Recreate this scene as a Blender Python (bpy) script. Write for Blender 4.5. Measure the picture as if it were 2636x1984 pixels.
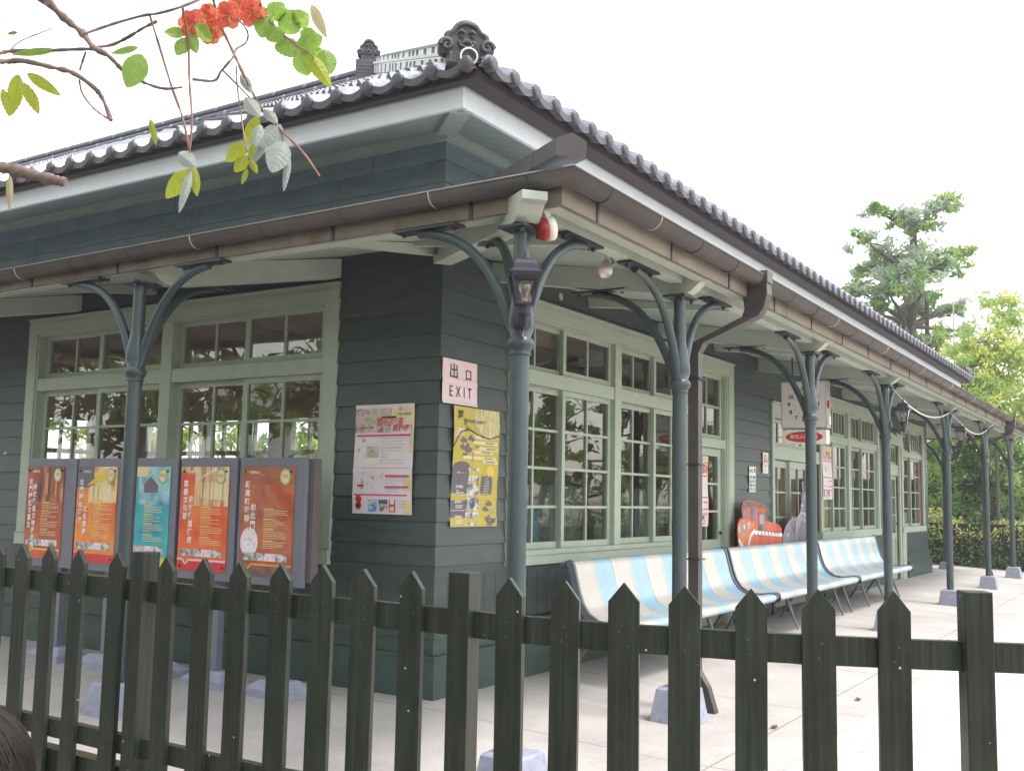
import bpy, bmesh, math, random
from mathutils import Vector, Matrix, noise as mnoise
R = math.radians
random.seed(7)
for _o in list(bpy.data.objects): bpy.data.objects.remove(_o)
scene = bpy.context.scene
COL = scene.collection

# ------------------------------------------------------------------ camera, world, sun, exposure
YAW, PITCH, ROLL, FPX = 0.56661, 0.107248, 0.0193365, 2667.36
CAM = Vector((-5.74625, -4.25204, 1.35))
_f = Vector((math.cos(YAW)*math.cos(PITCH), math.sin(YAW)*math.cos(PITCH), math.sin(PITCH)))
_r = Vector((math.sin(YAW), -math.cos(YAW), 0)); _u = _r.cross(_f)
_r, _u = math.cos(ROLL)*_r + math.sin(ROLL)*_u, -math.sin(ROLL)*_r + math.cos(ROLL)*_u
cd = bpy.data.cameras.new('camera'); cam = bpy.data.objects.new('camera', cd); COL.objects.link(cam)
cam.matrix_world = Matrix(((_r.x, _u.x, -_f.x, CAM.x), (_r.y, _u.y, -_f.y, CAM.y), (_r.z, _u.z, -_f.z, CAM.z), (0, 0, 0, 1)))
cd.sensor_width = 36; cd.lens = FPX/2636*36; cd.clip_end = 2000; cd.clip_start = .05
scene.camera = cam
SUN_EL, SUN_AZ = 66, -74          # azimuth measured from +X towards +Y
sd = Vector((math.cos(R(SUN_EL))*math.cos(R(SUN_AZ)), math.cos(R(SUN_EL))*math.sin(R(SUN_AZ)), math.sin(R(SUN_EL))))
sl = bpy.data.lights.new('sun', 'SUN'); sun = bpy.data.objects.new('sun', sl); COL.objects.link(sun)
sl.energy = 1.3; sl.angle = R(14); sl.color = (1, .95, .88)
sun.rotation_euler = sd.to_track_quat('Z', 'Y').to_euler(); sun.location = (0, -10, 30)
W = bpy.data.worlds.new('World'); scene.world = W; W.use_nodes = True
wn = W.node_tree; bgn = wn.nodes['Background']
sky = wn.nodes.new('ShaderNodeTexSky'); sky.sky_type = 'NISHITA'; sky.sun_disc = False
sky.sun_elevation = R(SUN_EL); sky.sun_rotation = math.atan2(sd.x, sd.y)
sky.air_density = 2.0; sky.dust_density = 1.2; sky.ozone_density = 1.0
hs = wn.nodes.new('ShaderNodeHueSaturation'); hs.inputs['Saturation'].default_value = .22
wn.links.new(sky.outputs[0], hs.inputs['Color']); wn.links.new(hs.outputs[0], bgn.inputs[0])
bgn.inputs[1].default_value = .15
vs = scene.view_settings; vs.view_transform = 'Standard'; vs.look = 'None'; vs.gamma = 1; vs.use_curve_mapping = False
vs.exposure = 1.5
scene.render.engine = 'CYCLES'
scene.cycles.max_bounces = 8; scene.cycles.transparent_max_bounces = 16
scene.cycles.caustics_reflective = False; scene.cycles.caustics_refractive = False

def at(u, v, d):
    """point on the sight line through photograph pixel (u, v) at depth d"""
    q = _f + _r*((u-1318)/FPX) - _u*((v-992)/FPX)
    return CAM + q*d

# ------------------------------------------------------------------ materials
def _nt(name):
    m = bpy.data.materials.new(name); m.use_nodes = True
    nt = m.node_tree; return m, nt, nt.nodes['Principled BSDF']
def mat(name, col, rough=.6, metal=0, island=0, grain=0, var=.18, scale=6, bump=0., bscale=None, spec=None, stretch=(1, 1, 1), coat=0, speck=0, trans=0, dirt=None):
    m, nt, b = _nt(name); N, L = nt.nodes.new, nt.links.new
    b.inputs['Roughness'].default_value = rough; b.inputs['Metallic'].default_value = metal
    if spec is not None: b.inputs['Specular IOR Level'].default_value = spec
    if coat: b.inputs['Coat Weight'].default_value = coat; b.inputs['Coat Roughness'].default_value = .12
    tc = N('ShaderNodeTexCoord'); mp = N('ShaderNodeMapping'); mp.inputs['Scale'].default_value = stretch
    L(tc.outputs['Object'], mp.inputs[0])
    n1 = N('ShaderNodeTexNoise'); n1.inputs['Scale'].default_value = scale; n1.inputs['Detail'].default_value = 6
    n1.inputs['Roughness'].default_value = .65; L(mp.outputs[0], n1.inputs['Vector'])
    rp = N('ShaderNodeMapRange'); rp.inputs[1].default_value = .25; rp.inputs[2].default_value = .75
    rp.inputs[3].default_value = 1-var; rp.inputs[4].default_value = 1+var; L(n1.outputs[0], rp.inputs[0])
    mx = N('ShaderNodeMix'); mx.data_type = 'RGBA'; mx.blend_type = 'MULTIPLY'; mx.inputs[0].default_value = 1
    mx.inputs[6].default_value = (*col, 1); L(rp.outputs[0], mx.inputs[7])
    out = mx.outputs[2]
    if island:
        g = N('ShaderNodeNewGeometry'); ri = N('ShaderNodeMapRange'); ri.inputs[3].default_value = 1-island; ri.inputs[4].default_value = 1+island; L(g.outputs['Random Per Island'], ri.inputs[0])
        mi_ = N('ShaderNodeMix'); mi_.data_type = 'RGBA'; mi_.blend_type = 'MULTIPLY'; mi_.inputs[0].default_value = 1; L(out, mi_.inputs[6]); L(ri.outputs[0], mi_.inputs[7]); out = mi_.outputs[2]
    if grain:
        mg = N('ShaderNodeMapping'); mg.inputs['Scale'].default_value = (70, 70, 2.2); L(tc.outputs['Object'], mg.inputs[0])
        ng = N('ShaderNodeTexNoise'); ng.inputs['Scale'].default_value = 1; ng.inputs['Detail'].default_value = 6; L(mg.outputs[0], ng.inputs['Vector'])
        rg_ = N('ShaderNodeMapRange'); rg_.inputs[1].default_value = .3; rg_.inputs[2].default_value = .7; rg_.inputs[3].default_value = 1-grain; rg_.inputs[4].default_value = 1+grain; L(ng.outputs[0], rg_.inputs[0])
        mgx = N('ShaderNodeMix'); mgx.data_type = 'RGBA'; mgx.blend_type = 'MULTIPLY'; mgx.inputs[0].default_value = 1; L(out, mgx.inputs[6]); L(rg_.outputs[0], mgx.inputs[7]); out = mgx.outputs[2]
        bg_ = N('ShaderNodeBump'); bg_.inputs['Strength'].default_value = .35; bg_.inputs['Distance'].default_value = .003; L(ng.outputs[0], bg_.inputs['Height']); L(bg_.outputs[0], b.inputs['Normal'])
    if dirt:
        n3 = N('ShaderNodeTexNoise'); n3.inputs['Scale'].default_value = dirt[1]; n3.inputs['Detail'].default_value = 8
        L(mp.outputs[0], n3.inputs['Vector'])
        r3 = N('ShaderNodeMapRange'); r3.inputs[1].default_value = dirt[2]; r3.inputs[2].default_value = dirt[2]+.14
        L(n3.outputs[0], r3.inputs[0])
        m3 = N('ShaderNodeMix'); m3.data_type = 'RGBA'; m3.inputs[7].default_value = (*dirt[0], 1)
        L(r3.outputs[0], m3.inputs[0]); L(out, m3.inputs[6]); out = m3.outputs[2]
    if speck:
        v = N('ShaderNodeTexVoronoi'); v.inputs['Scale'].default_value = speck; L(tc.outputs['Object'], v.inputs['Vector'])
        r4 = N('ShaderNodeMapRange'); r4.inputs[1].default_value = .035; r4.inputs[2].default_value = .05
        r4.inputs[3].default_value = 1; r4.inputs[4].default_value = 0; L(v.outputs[0], r4.inputs[0])
        m4 = N('ShaderNodeMix'); m4.data_type = 'RGBA'; m4.inputs[7].default_value = (.45, .45, .42, 1)
        L(r4.outputs[0], m4.inputs[0]); L(out, m4.inputs[6]); out = m4.outputs[2]
    L(out, b.inputs['Base Color'])
    rr = N('ShaderNodeMapRange'); rr.inputs[3].default_value = max(.02, rough-.1); rr.inputs[4].default_value = min(1, rough+.1)
    L(n1.outputs[0], rr.inputs[0]); L(rr.outputs[0], b.inputs['Roughness'])
    if bump:
        n2 = N('ShaderNodeTexNoise'); n2.inputs['Scale'].default_value = bscale or scale*6; n2.inputs['Detail'].default_value = 5
        L(mp.outputs[0], n2.inputs['Vector'])
        bp = N('ShaderNodeBump'); bp.inputs['Strength'].default_value = bump; bp.inputs['Distance'].default_value = .01
        L(n2.outputs[0], bp.inputs['Height']); L(bp.outputs[0], b.inputs['Normal'])
    if trans:
        o = nt.nodes['Material Output']; t = N('ShaderNodeBsdfTranslucent'); ad = N('ShaderNodeMixShader'); ad.inputs[0].default_value = trans
        L(out, t.inputs[0]); L(b.outputs[0], ad.inputs[1]); L(t.outputs[0], ad.inputs[2]); L(ad.outputs[0], o.inputs[0])
    return m
def leafmat(name, c1, c2, trans=.45, rough=.45, tcol=None):
    m, nt, b = _nt(name); N, L = nt.nodes.new, nt.links.new
    g = N('ShaderNodeNewGeometry'); mx = N('ShaderNodeMix'); mx.data_type = 'RGBA'
    mx.inputs[6].default_value = (*c1, 1); mx.inputs[7].default_value = (*c2, 1)
    L(g.outputs['Random Per Island'], mx.inputs[0]); L(mx.outputs[2], b.inputs['Base Color']); b.inputs['Roughness'].default_value = rough
    t = N('ShaderNodeBsdfTranslucent'); ms = N('ShaderNodeMixShader'); ms.inputs[0].default_value = trans
    if tcol: t.inputs[0].default_value = (*tcol, 1)
    else: L(mx.outputs[2], t.inputs[0])
    L(b.outputs[0], ms.inputs[1]); L(t.outputs[0], ms.inputs[2]); L(ms.outputs[0], nt.nodes['Material Output'].inputs[0])
    return m
def glassmat(name, tint=(.8, .82, .8), f0=.09):
    m, nt, b = _nt(name); N, L = nt.nodes.new, nt.links.new; nt.nodes.remove(b)
    t = N('ShaderNodeBsdfTransparent'); t.inputs[0].default_value = (*tint, 1)
    g = N('ShaderNodeBsdfGlossy'); g.inputs['Roughness'].default_value = .004; g.inputs[0].default_value = (.95, .95, .95, 1)
    lw = N('ShaderNodeLayerWeight'); lw.inputs[0].default_value = .25
    r = N('ShaderNodeMapRange'); r.inputs[3].default_value = f0; r.inputs[4].default_value = .75; L(lw.outputs['Fresnel'], r.inputs[0])
    tc = N('ShaderNodeTexCoord'); n = N('ShaderNodeTexNoise'); n.inputs['Scale'].default_value = 1.6; L(tc.outputs['Object'], n.inputs['Vector'])
    bp = N('ShaderNodeBump'); bp.inputs['Strength'].default_value = .06; bp.inputs['Distance'].default_value = .02
    L(n.outputs[0], bp.inputs['Height']); L(bp.outputs[0], g.inputs['Normal'])
    ms = N('ShaderNodeMixShader'); L(r.outputs[0], ms.inputs[0]); L(t.outputs[0], ms.inputs[1]); L(g.outputs[0], ms.inputs[2])
    L(ms.outputs[0], nt.nodes['Material Output'].inputs[0]); return m
def picmat(name, cols, scale=14, seed=0, stretch=(1, 1, 1)):
    """a printed photograph: several inks in noisy patches"""
    m, nt, b = _nt(name); N, L = nt.nodes.new, nt.links.new; b.inputs['Roughness'].default_value = .45
    tc = N('ShaderNodeTexCoord'); mp = N('ShaderNodeMapping'); mp.inputs['Location'].default_value = (seed*3.1, seed*1.7, seed); mp.inputs['Scale'].default_value = stretch
    L(tc.outputs['Object'], mp.inputs[0]); n = N('ShaderNodeTexNoise'); n.inputs['Scale'].default_value = scale; n.inputs['Detail'].default_value = 5
    L(mp.outputs[0], n.inputs['Vector']); cr = N('ShaderNodeValToRGB'); e = cr.color_ramp.elements
    k = len(cols)
    while len(e) < k: e.new(.5)
    for i, c in enumerate(cols):
        e[i].position = .3+.4*i/(k-1); e[i].color = (*c, 1)
    L(n.outputs[0], cr.inputs[0]); L(cr.outputs[0], b.inputs['Base Color']); return m

M = {}
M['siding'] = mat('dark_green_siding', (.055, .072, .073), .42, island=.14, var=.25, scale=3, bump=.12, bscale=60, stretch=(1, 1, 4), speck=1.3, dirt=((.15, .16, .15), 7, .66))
M['siding_skylit'] = mat('skylit_siding', (.21, .255, .285), .42, island=.14, var=.25, scale=3, bump=.12, bscale=60, stretch=(1, 1, 4), speck=1.3, dirt=((.15, .16, .15), 7, .66))  # sky light on the rows above the canopy, painted into the siding colour
M['plinth'] = mat('plinth_green', (.035, .066, .056), .45, var=.25, scale=5, bump=.1)
M['trim'] = mat('sage_trim', (.38, .44, .355), .5, var=.1, scale=7, bump=.08, bscale=50)
M['trim_pale'] = mat('pale_sage_paint', (.44, .48, .42), .55, var=.1, scale=5, bump=.06, dirt=((.36, .36, .3), 2.5, .62))
M['soffit'] = mat('soffit_boards', (.37, .42, .37), .6, var=.1, scale=4)
M['white'] = mat('white_board', (.78, .81, .86), .5, var=.06, scale=5, dirt=((.55, .55, .52), 3, .66))
M['tan'] = mat('stained_tan_board', (.20, .165, .13), .6, var=.2, scale=5, dirt=((.12, .08, .055), 3, .6))
M['copper'] = mat('brown_gutter_metal', (.062, .052, .049), .45, .15, var=.2, scale=6, bump=.05)
M['copper_pale'] = mat('weathered_gutter_metal', (.088, .077, .073), .45, .15, var=.2, scale=6, bump=.05)
M['wire'] = mat('pale_wire', (.6, .58, .55), .4, .5)
M['iron'] = mat('post_paint', (.042, .062, .067), .33, var=.25, scale=8, bump=.08, bscale=40, dirt=((.075, .07, .06), 9, .66))
M['iron_dark'] = mat('dark_iron', (.035, .04, .05), .4, .2)
M['lantern'] = mat('lantern_black', (.03, .028, .045), .38, .1, bump=.1, bscale=60)
M['block'] = mat('grey_stone_block', (.29, .30, .385), .85, var=.25, scale=9, bump=.3, bscale=40, dirt=((.2, .19, .19), 7, .57))
M['fence'] = mat('fence_paint', (.024, .030, .021), .5, spec=.18, coat=.35, island=.2, grain=.4, var=.3, scale=5, speck=11, dirt=((.06, .06, .05), 16, .68))
M['concrete'] = None
M['tile'] = mat('roof_tile', (.30, .30, .34), .27, .75, var=.4, scale=9, bump=.04)
M['roof_sheet'] = mat('pale_roof_sheet', (.48, .5, .54), .45, .2, var=.12, scale=3)
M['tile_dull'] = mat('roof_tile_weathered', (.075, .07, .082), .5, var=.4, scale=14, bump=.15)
M['ridge_band'] = mat('ridge_band', (.085, .085, .11), .3, .2, var=.3)
M['knob'] = mat('ridge_knob', (.28, .28, .3), .5)
M['plaster'] = mat('white_plaster', (.7, .7, .68), .8, var=.15, scale=10)
M['dark'] = mat('dark_gap', (.02, .017, .02), .8); M['eave_dark'] = mat('eave_dark', (.065, .048, .055), .8)
M['inner'] = mat('interior_plaster', (.58, .43, .39), .8, var=.08)
M['ceil'] = mat('interior_ceiling', (.8, .56, .52), .8, var=.06)
M['floor'] = mat('interior_floor', (.12, .1, .09), .6)
M['glass'] = glassmat('window_glass', f0=.13)
M['lglass'] = glassmat('lantern_glass', (.75, .7, .66), .06)
M['bulb'] = glassmat('bulb_glass', (.9, .88, .85), .2)
M['cream'] = mat('cream_fibreglass', (.61, .56, .50), .32, var=.06, coat=.3, spec=.35)
M['blue'] = mat('light_blue_fibreglass', (.34, .52, .64), .32, var=.06, coat=.3, spec=.35)
M['seam'] = mat('stripe_seam', (.8, .78, .7), .3)
M['greyplastic'] = mat('grey_end_frame', (.15, .16, .19), .4, var=.1)
M['leg'] = mat('tapered_leg', (.16, .16, .165), .4, .3)
M['board'] = mat('display_board_paint', (.155, .16, .2), .45, var=.12, scale=5, dirt=((.2, .1, .03), 4, .72))
M['rust'] = mat('rusty_edge', (.10, .085, .085), .6, var=.2, scale=4, dirt=((.13, .065, .015), 5, .56))
M['paper'] = mat('paper', (.75, .67, .7), .5, var=.03)
M['paper_w'] = mat('white_paper', (.78, .76, .72), .5, var=.03)
M['pinkpaper'] = mat('pink_paper', (.76, .56, .6), .22, var=.04, scale=12, bump=.25, bscale=16)
M['yellow'] = mat('yellow_paper', (.52, .42, .06), .4, var=.06)
M['cream_ink'] = mat('cream_ink', (.72, .62, .35), .5)
M['magenta'] = mat('magenta_ink', (.62, .07, .2), .5)
M['black'] = mat('black_ink', (.02, .02, .02), .5, var=.02)
M['ink_grey'] = mat('grey_ink', (.42, .38, .4), .5)
M['red'] = mat('red_ink', (.6, .03, .035), .4)
M['slate'] = mat('slate_ink', (.14, .12, .15), .5)
M['orange_ink'] = mat('orange_ink', (.75, .28, .05), .5)
M['yel_ink'] = mat('yellow_ink', (.75, .5, .06), .5)
M['white_ink'] = mat('white_ink', (.8, .78, .76), .5)
M['sky_ink'] = mat('blue_ink', (.08, .22, .5), .5)
M['green_ink'] = mat('green_ink', (.22, .42, .2), .5)
M['ivory'] = mat('ivory_plastic', (.74, .7, .62), .4, var=.05)
M['clockface'] = mat('clock_face', (.66, .62, .6), .3, var=.03)
M['bell'] = mat('red_enamel', (.36, .03, .022), .3)
M['curtain'] = mat('curtain_grey', (.16, .18, .17), .9, var=.15, scale=4)
M['cloth_blue'] = mat('curtain_blue', (.10, .24, .32), .9, var=.15, scale=4)
M['blind'] = mat('amber_blind', (.32, .17, .06), .8, var=.2, scale=3)
M['hair'] = mat('dark_brown_hair', (.012, .007, .006), .45, spec=.25, var=.5, scale=30, stretch=(6, 6, 1), bump=.3)
M['skin'] = mat('skin', (.5, .32, .25), .5)
M['shirt'] = mat('dark_red_shirt', (.12, .03, .04), .85, bump=.1)
M['trousers'] = mat('navy_trousers', (.03, .035, .06), .85)
M['shoe'] = mat('shoe', (.05, .05, .05), .6)
M['bark'] = mat('bark', (.085, .068, .055), .85, var=.4, scale=12, bump=.6, bscale=40)
M['twig'] = mat('twig', (.26, .13, .09), .6, var=.25, scale=20)
M['branch'] = mat('branch', (.22, .15, .125), .7, var=.35, scale=22, bump=.4, bscale=70)
M['steel'] = mat('galvanised', (.4, .4, .4), .45, .6)

# ------------------------------------------------------------------ mesh helper
class MB:
    def __init__(s, tf=None):
        s.v, s.f, s.m, s.sm, s.mats = [], [], [], [], []
        s.tf = tf; s.flip = False
        if tf:
            o = tf(Vector((0, 0, 0))); a = [tf(Vector(e))-o for e in ((1, 0, 0), (0, 1, 0), (0, 0, 1))]
            s.flip = a[0].cross(a[1]).dot(a[2]) < 0
    def mi(s, m):
        if isinstance(m, str): m = M[m]
        if m not in s.mats: s.mats.append(m)
        return s.mats.index(m)
    def add(s, vs, fs, m, smooth=False):
        n = len(s.v); k = s.mi(m)
        for p in vs:
            p = Vector(p); s.v.append(s.tf(p) if s.tf else p)
        for f in fs:
            f = [n+i for i in f]
            if s.flip: f.reverse()
            s.f.append(f); s.m.append(k); s.sm.append(smooth)
    def box(s, a, b, m, rot=None, piv=None):
        x0, y0, z0 = a; x1, y1, z1 = b
        if x0 > x1: x0, x1 = x1, x0
        if y0 > y1: y0, y1 = y1, y0
        if z0 > z1: z0, z1 = z1, z0
        vs = [Vector((x, y, z)) for z in (z0, z1) for y in (y0, y1) for x in (x0, x1)]
        if rot:
            c = Vector(piv) if piv else Vector(((x0+x1)/2, (y0+y1)/2, (z0+z1)/2)); vs = [rot @ (p-c)+c for p in vs]
        s.add(vs, [(0, 2, 3, 1), (4, 5, 7, 6), (0, 1, 5, 4), (2, 6, 7, 3), (0, 4, 6, 2), (1, 3, 7, 5)], m)
    def beam(s, p, q, w, h, m, up=(0, 0, 1)):
        """square bar from p to q, w across, h in the up direction"""
        p, q = Vector(p), Vector(q); d = (q-p).normalized(); x = d.cross(Vector(up)).normalized(); u = x.cross(d)
        vs = [e+x*(sx*w/2)+u*(sz*h/2) for e in (p, q) for sx, sz in ((-1, -1), (1, -1), (1, 1), (-1, 1))]
        s.add(vs, [(0, 3, 2, 1)[::-1], (4, 7, 6, 5), (0, 4, 5, 1)[::-1], (1, 5, 6, 2)[::-1], (2, 6, 7, 3)[::-1], (3, 7, 4, 0)[::-1]], m)
    def tube(s, pts, r, m, n=8, cap=True):
        pts = [Vector(p) for p in pts]; rs = r if isinstance(r, (list, tuple)) else [r]*len(pts)
        rings = []; up = None
        for i, p in enumerate(pts):
            d = (pts[min(i+1, len(pts)-1)]-pts[max(i-1, 0)]).normalized()
            if up is None: up = Vector((0, 0, 1)) if abs(d.z) < .9 else Vector((1, 0, 0))
            x = d.cross(up).normalized(); up = x.cross(d).normalized()
            rings.append([p+(x*math.cos(2*math.pi*k/n)+up*math.sin(2*math.pi*k/n))*rs[i] for k in range(n)])
        vs = [q for g in rings for q in g]; fs = []
        for i in range(len(pts)-1):
            for k in range(n):
                a, b = i*n+k, i*n+(k+1) % n; fs.append((a, b, b+n, a+n))
        s.add(vs, fs, m, True)
        if cap:
            s.add(rings[0], [tuple(range(n))[::-1]], m); s.add(rings[-1], [tuple(range(n))], m)
    def lathe(s, prof, m, n=20, o=(0, 0, 0), rot=None, smooth=True):
        o = Vector(o); vs = []
        for r, z in prof:
            for k in range(n):
                p = Vector((r*math.cos(2*math.pi*k/n), r*math.sin(2*math.pi*k/n), z)); vs.append((rot @ p if rot else p)+o)
        fs = []
        for i in range(len(prof)-1):
            for k in range(n):
                a, b = i*n+k, i*n+(k+1) % n; fs.append((a, b, b+n, a+n))
        s.add(vs, fs, m, smooth)
        e = len(prof)-1
        if prof[0][0] > .0005: s.add(vs[:n], [tuple(range(n))[::-1]], m)
        if prof[e][0] > .0005: s.add(vs[e*n:], [tuple(range(n))], m)
    def prism(s, poly, fn, d0, d1, m, side=None):
        """outline poly (2-D) placed by fn(a, b, depth)"""
        n = len(poly); A = [fn(a, b, d0) for a, b in poly]; B = [fn(a, b, d1) for a, b in poly]
        s.add(A, [tuple(range(n))], m); s.add(B, [tuple(range(n))[::-1]], m)
        s.add(A+B, [(i, i+n, (i+1) % n+n, (i+1) % n) for i in range(n)], side or m)
    def grid(s, rows, m, smooth=True, close=False):
        nc = len(rows[0]); vs = [p for r in rows for p in r]; fs = []
        for i in range(len(rows)-1):
            for j in range(nc if close else nc-1):
                k = (j+1) % nc; fs.append((i*nc+j, i*nc+k, (i+1)*nc+k, (i+1)*nc+j))
        s.add(vs, fs, m, smooth)
    def quad(s, a, b, c, d, m): s.add([a, b, c, d], [(0, 1, 2, 3)], m)
    def mesh(s, name, off=(0, 0, 0)):
        me = bpy.data.meshes.new(name); off = Vector(off)
        me.from_pydata([tuple(p-off) for p in s.v], [], s.f)
        for mm in s.mats: me.materials.append(mm)
        me.polygons.foreach_set('material_index', s.m); me.polygons.foreach_set('use_smooth', s.sm)
        me.update(); return me
    def build(s, name, parent=None, off=None, bevel=0, recalc=False):
        if off is None: off = parent_loc(parent)
        me = s.mesh(name, off)
        if recalc:
            b = bmesh.new(); b.from_mesh(me); bmesh.ops.remove_doubles(b, verts=b.verts, dist=1e-5); bmesh.ops.recalc_face_normals(b, faces=b.faces); b.to_mesh(me); b.free()
        o = bpy.data.objects.new(name, me); COL.objects.link(o)
        if parent: o.parent = parent
        if bevel:
            bv = o.modifiers.new('bevel', 'BEVEL'); bv.width = bevel; bv.segments = 2; bv.limit_method = 'ANGLE'; bv.angle_limit = R(50)
        return o
def parent_loc(p):
    v = Vector((0, 0, 0))
    while p is not None: v += p.location; p = p.parent
    return v
def tag(o, label, cat, group=None, kind=None):
    o['label'] = label; o['category'] = cat
    if group: o['group'] = group
    if kind: o['kind'] = kind
    return o
def thing(name, loc, label, cat, group=None):
    o = bpy.data.objects.new(name, None); o.location = loc; COL.objects.link(o); o.empty_display_size = .2
    return tag(o, label, cat, group)
def struct(o): o['kind'] = 'structure'; return o
_tcache = {}
def text_geo(body, size, sx=1, spacing=1, align='CENTER', bold=0):
    key = (body, size, sx, spacing, align, bold)
    if key not in _tcache:
        c = bpy.data.curves.new('txt', 'FONT'); c.body = body; c.size = size; c.align_x = align; c.align_y = 'CENTER'; c.space_character = spacing
        c.offset = bold; c.resolution_u = 2
        o = bpy.data.objects.new('txt', c); COL.objects.link(o); bpy.context.view_layer.update()
        dg = bpy.context.evaluated_depsgraph_get(); me = bpy.data.meshes.new_from_object(o.evaluated_get(dg))
        _tcache[key] = ([(v.co.x*sx, v.co.y) for v in me.vertices], [tuple(p.vertices) for p in me.polygons])
        bpy.data.objects.remove(o); bpy.data.curves.remove(c); bpy.data.meshes.remove(me)
    return _tcache[key]
def put_text(mb, body, fn, a, b, size, m, d=.0025, sx=1, spacing=1, align='CENTER', bold=0, slant=0):
    vs, fs = text_geo(body, size, sx, spacing, align, bold)
    mb.add([fn(a+x+slant*y, b+y, d) for x, y in vs], fs, m)
def put_vtext(mb, body, fn, a, b, size, m, d=.0025, step=1.12, bold=0):
    for i, ch in enumerate(body): put_text(mb, ch, fn, a, b-i*size*step, size, m, d, bold=bold)
def rect(mb, fn, a0, b0, a1, b1, m, d): mb.add([fn(a0, b0, d), fn(a1, b0, d), fn(a1, b1, d), fn(a0, b1, d)], [(0, 1, 2, 3)], m)
def disc(mb, fn, a, b, ra, rb, m, d, n=24): mb.add([fn(a+ra*math.cos(2*math.pi*k/n), b+rb*math.sin(2*math.pi*k/n), d) for k in range(n)], [tuple(range(n))], m)
def lines(mb, fn, a0, a1, b0, b1, step, m, d, h=.004, rnd=None, full=.8):
    rnd = rnd or random.Random(int(abs(a0*1000)+abs(b0*977)))
    b = b1
    while b > b0:
        e = a0+(a1-a0)*(rnd.uniform(full, 1) if rnd.random() < .8 else rnd.uniform(.3, .7))
        rect(mb, fn, a0, b-h, e, b, m, d); b -= step

TR = lambda p: Vector((p.x, -p.y, p.z))      # right-hand facade: along +X, out towards -Y
TL = lambda p: Vector((-p.y, p.x, p.z))      # left-hand facade: along +Y, out towards -X
TE = lambda p: Vector((7.3-p.y, p.x, p.z))   # inner east wall, seen from inside
# helper-frame coordinates are (along, out, up)

# ------------------------------------------------------------------ ground
def ground_mat(name, base, joint, jx, jo, rough=.85):
    m, nt, b = _nt(name); N, L = nt.nodes.new, nt.links.new
    tc = N('ShaderNodeTexCoord'); sp = N('ShaderNodeSeparateXYZ'); L(tc.outputs['Object'], sp.inputs[0])
    n1 = N('ShaderNodeTexNoise'); n1.inputs['Scale'].default_value = .9; n1.inputs['Detail'].default_value = 9; n1.inputs['Roughness'].default_value = .7
    L(tc.outputs['Object'], n1.inputs['Vector'])
    n2 = N('ShaderNodeTexNoise'); n2.inputs['Scale'].default_value = 55; n2.inputs['Detail'].default_value = 4; L(tc.outputs['Object'], n2.inputs['Vector'])
    r1 = N('ShaderNodeMapRange'); r1.inputs[1].default_value = .3; r1.inputs[2].default_value = .7; r1.inputs[3].default_value = .74; r1.inputs[4].default_value = 1.14; L(n1.outputs[0], r1.inputs[0])
    r2 = N('ShaderNodeMapRange'); r2.inputs[1].default_value = .3; r2.inputs[2].default_value = .7; r2.inputs[3].default_value = .93; r2.inputs[4].default_value = 1.06; L(n2.outputs[0], r2.inputs[0])
    mu = N('ShaderNodeMath'); mu.operation = 'MULTIPLY'; L(r1.outputs[0], mu.inputs[0]); L(r2.outputs[0], mu.inputs[1])
    mx = N('ShaderNodeMix'); mx.data_type = 'RGBA'; mx.blend_type = 'MULTIPLY'; mx.inputs[0].default_value = 1; mx.inputs[6].default_value = (*base, 1); L(mu.outputs[0], mx.inputs[7])
    def jline(sock, period, off):
        a = N('ShaderNodeMath'); a.operation = 'ADD'; a.inputs[1].default_value = off+100*period; L(sock, a.inputs[0])
        d = N('ShaderNodeMath'); d.operation = 'DIVIDE'; d.inputs[1].default_value = period; L(a.outputs[0], d.inputs[0])
        f = N('ShaderNodeMath'); f.operation = 'FRACT'; L(d.outputs[0], f.inputs[0])
        l = N('ShaderNodeMath'); l.operation = 'LESS_THAN'; l.inputs[1].default_value = .012/period; L(f.outputs[0], l.inputs[0]); return l
    j1 = jline(sp.outputs[0], jx[0], jx[1]); j2 = jline(sp.outputs[1], jx[2], jx[3])
    ad = N('ShaderNodeMath'); ad.operation = 'MAXIMUM'; L(j1.outputs[0], ad.inputs[0]); L(j2.outputs[0], ad.inputs[1])
    ml = N('ShaderNodeMath'); ml.operation = 'MULTIPLY'; ml.inputs[1].default_value = jo; L(ad.outputs[0], ml.inputs[0])
    m2 = N('ShaderNodeMix'); m2.data_type = 'RGBA'; m2.inputs[7].default_value = (*joint, 1); L(ml.outputs[0], m2.inputs[0]); L(mx.outputs[2], m2.inputs[6])
    v = N('ShaderNodeTexVoronoi'); v.inputs['Scale'].default_value = 1.7; L(tc.outputs['Object'], v.inputs['Vector'])
    rv = N('ShaderNodeMapRange'); rv.inputs[1].default_value = .03; rv.inputs[2].default_value = .05; rv.inputs[3].default_value = .7; rv.inputs[4].default_value = 0; L(v.outputs[0], rv.inputs[0])
    m3 = N('ShaderNodeMix'); m3.data_type = 'RGBA'; m3.inputs[7].default_value = (.16, .14, .12, 1); L(rv.outputs[0], m3.inputs[0]); L(m2.outputs[2], m3.inputs[6])
    L(m3.outputs[2], b.inputs['Base Color']); b.inputs['Roughness'].default_value = rough
    bp = N('ShaderNodeBump'); bp.inputs['Strength'].default_value = .25; bp.inputs['Distance'].default_value = .006; L(n2.outputs[0], bp.inputs['Height']); L(bp.outputs[0], b.inputs['Normal'])
    return m
M['concrete'] = ground_mat('platform_concrete', (.42, .385, .37), (.17, .15, .145), (1.9, .26, 5.0, 2.08), .8)
M['paving'] = ground_mat('pale_paving', (.62, .55, .5), (.42, .35, .32), (2.4, .3, 6.0, 3.5), .5)
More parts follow.
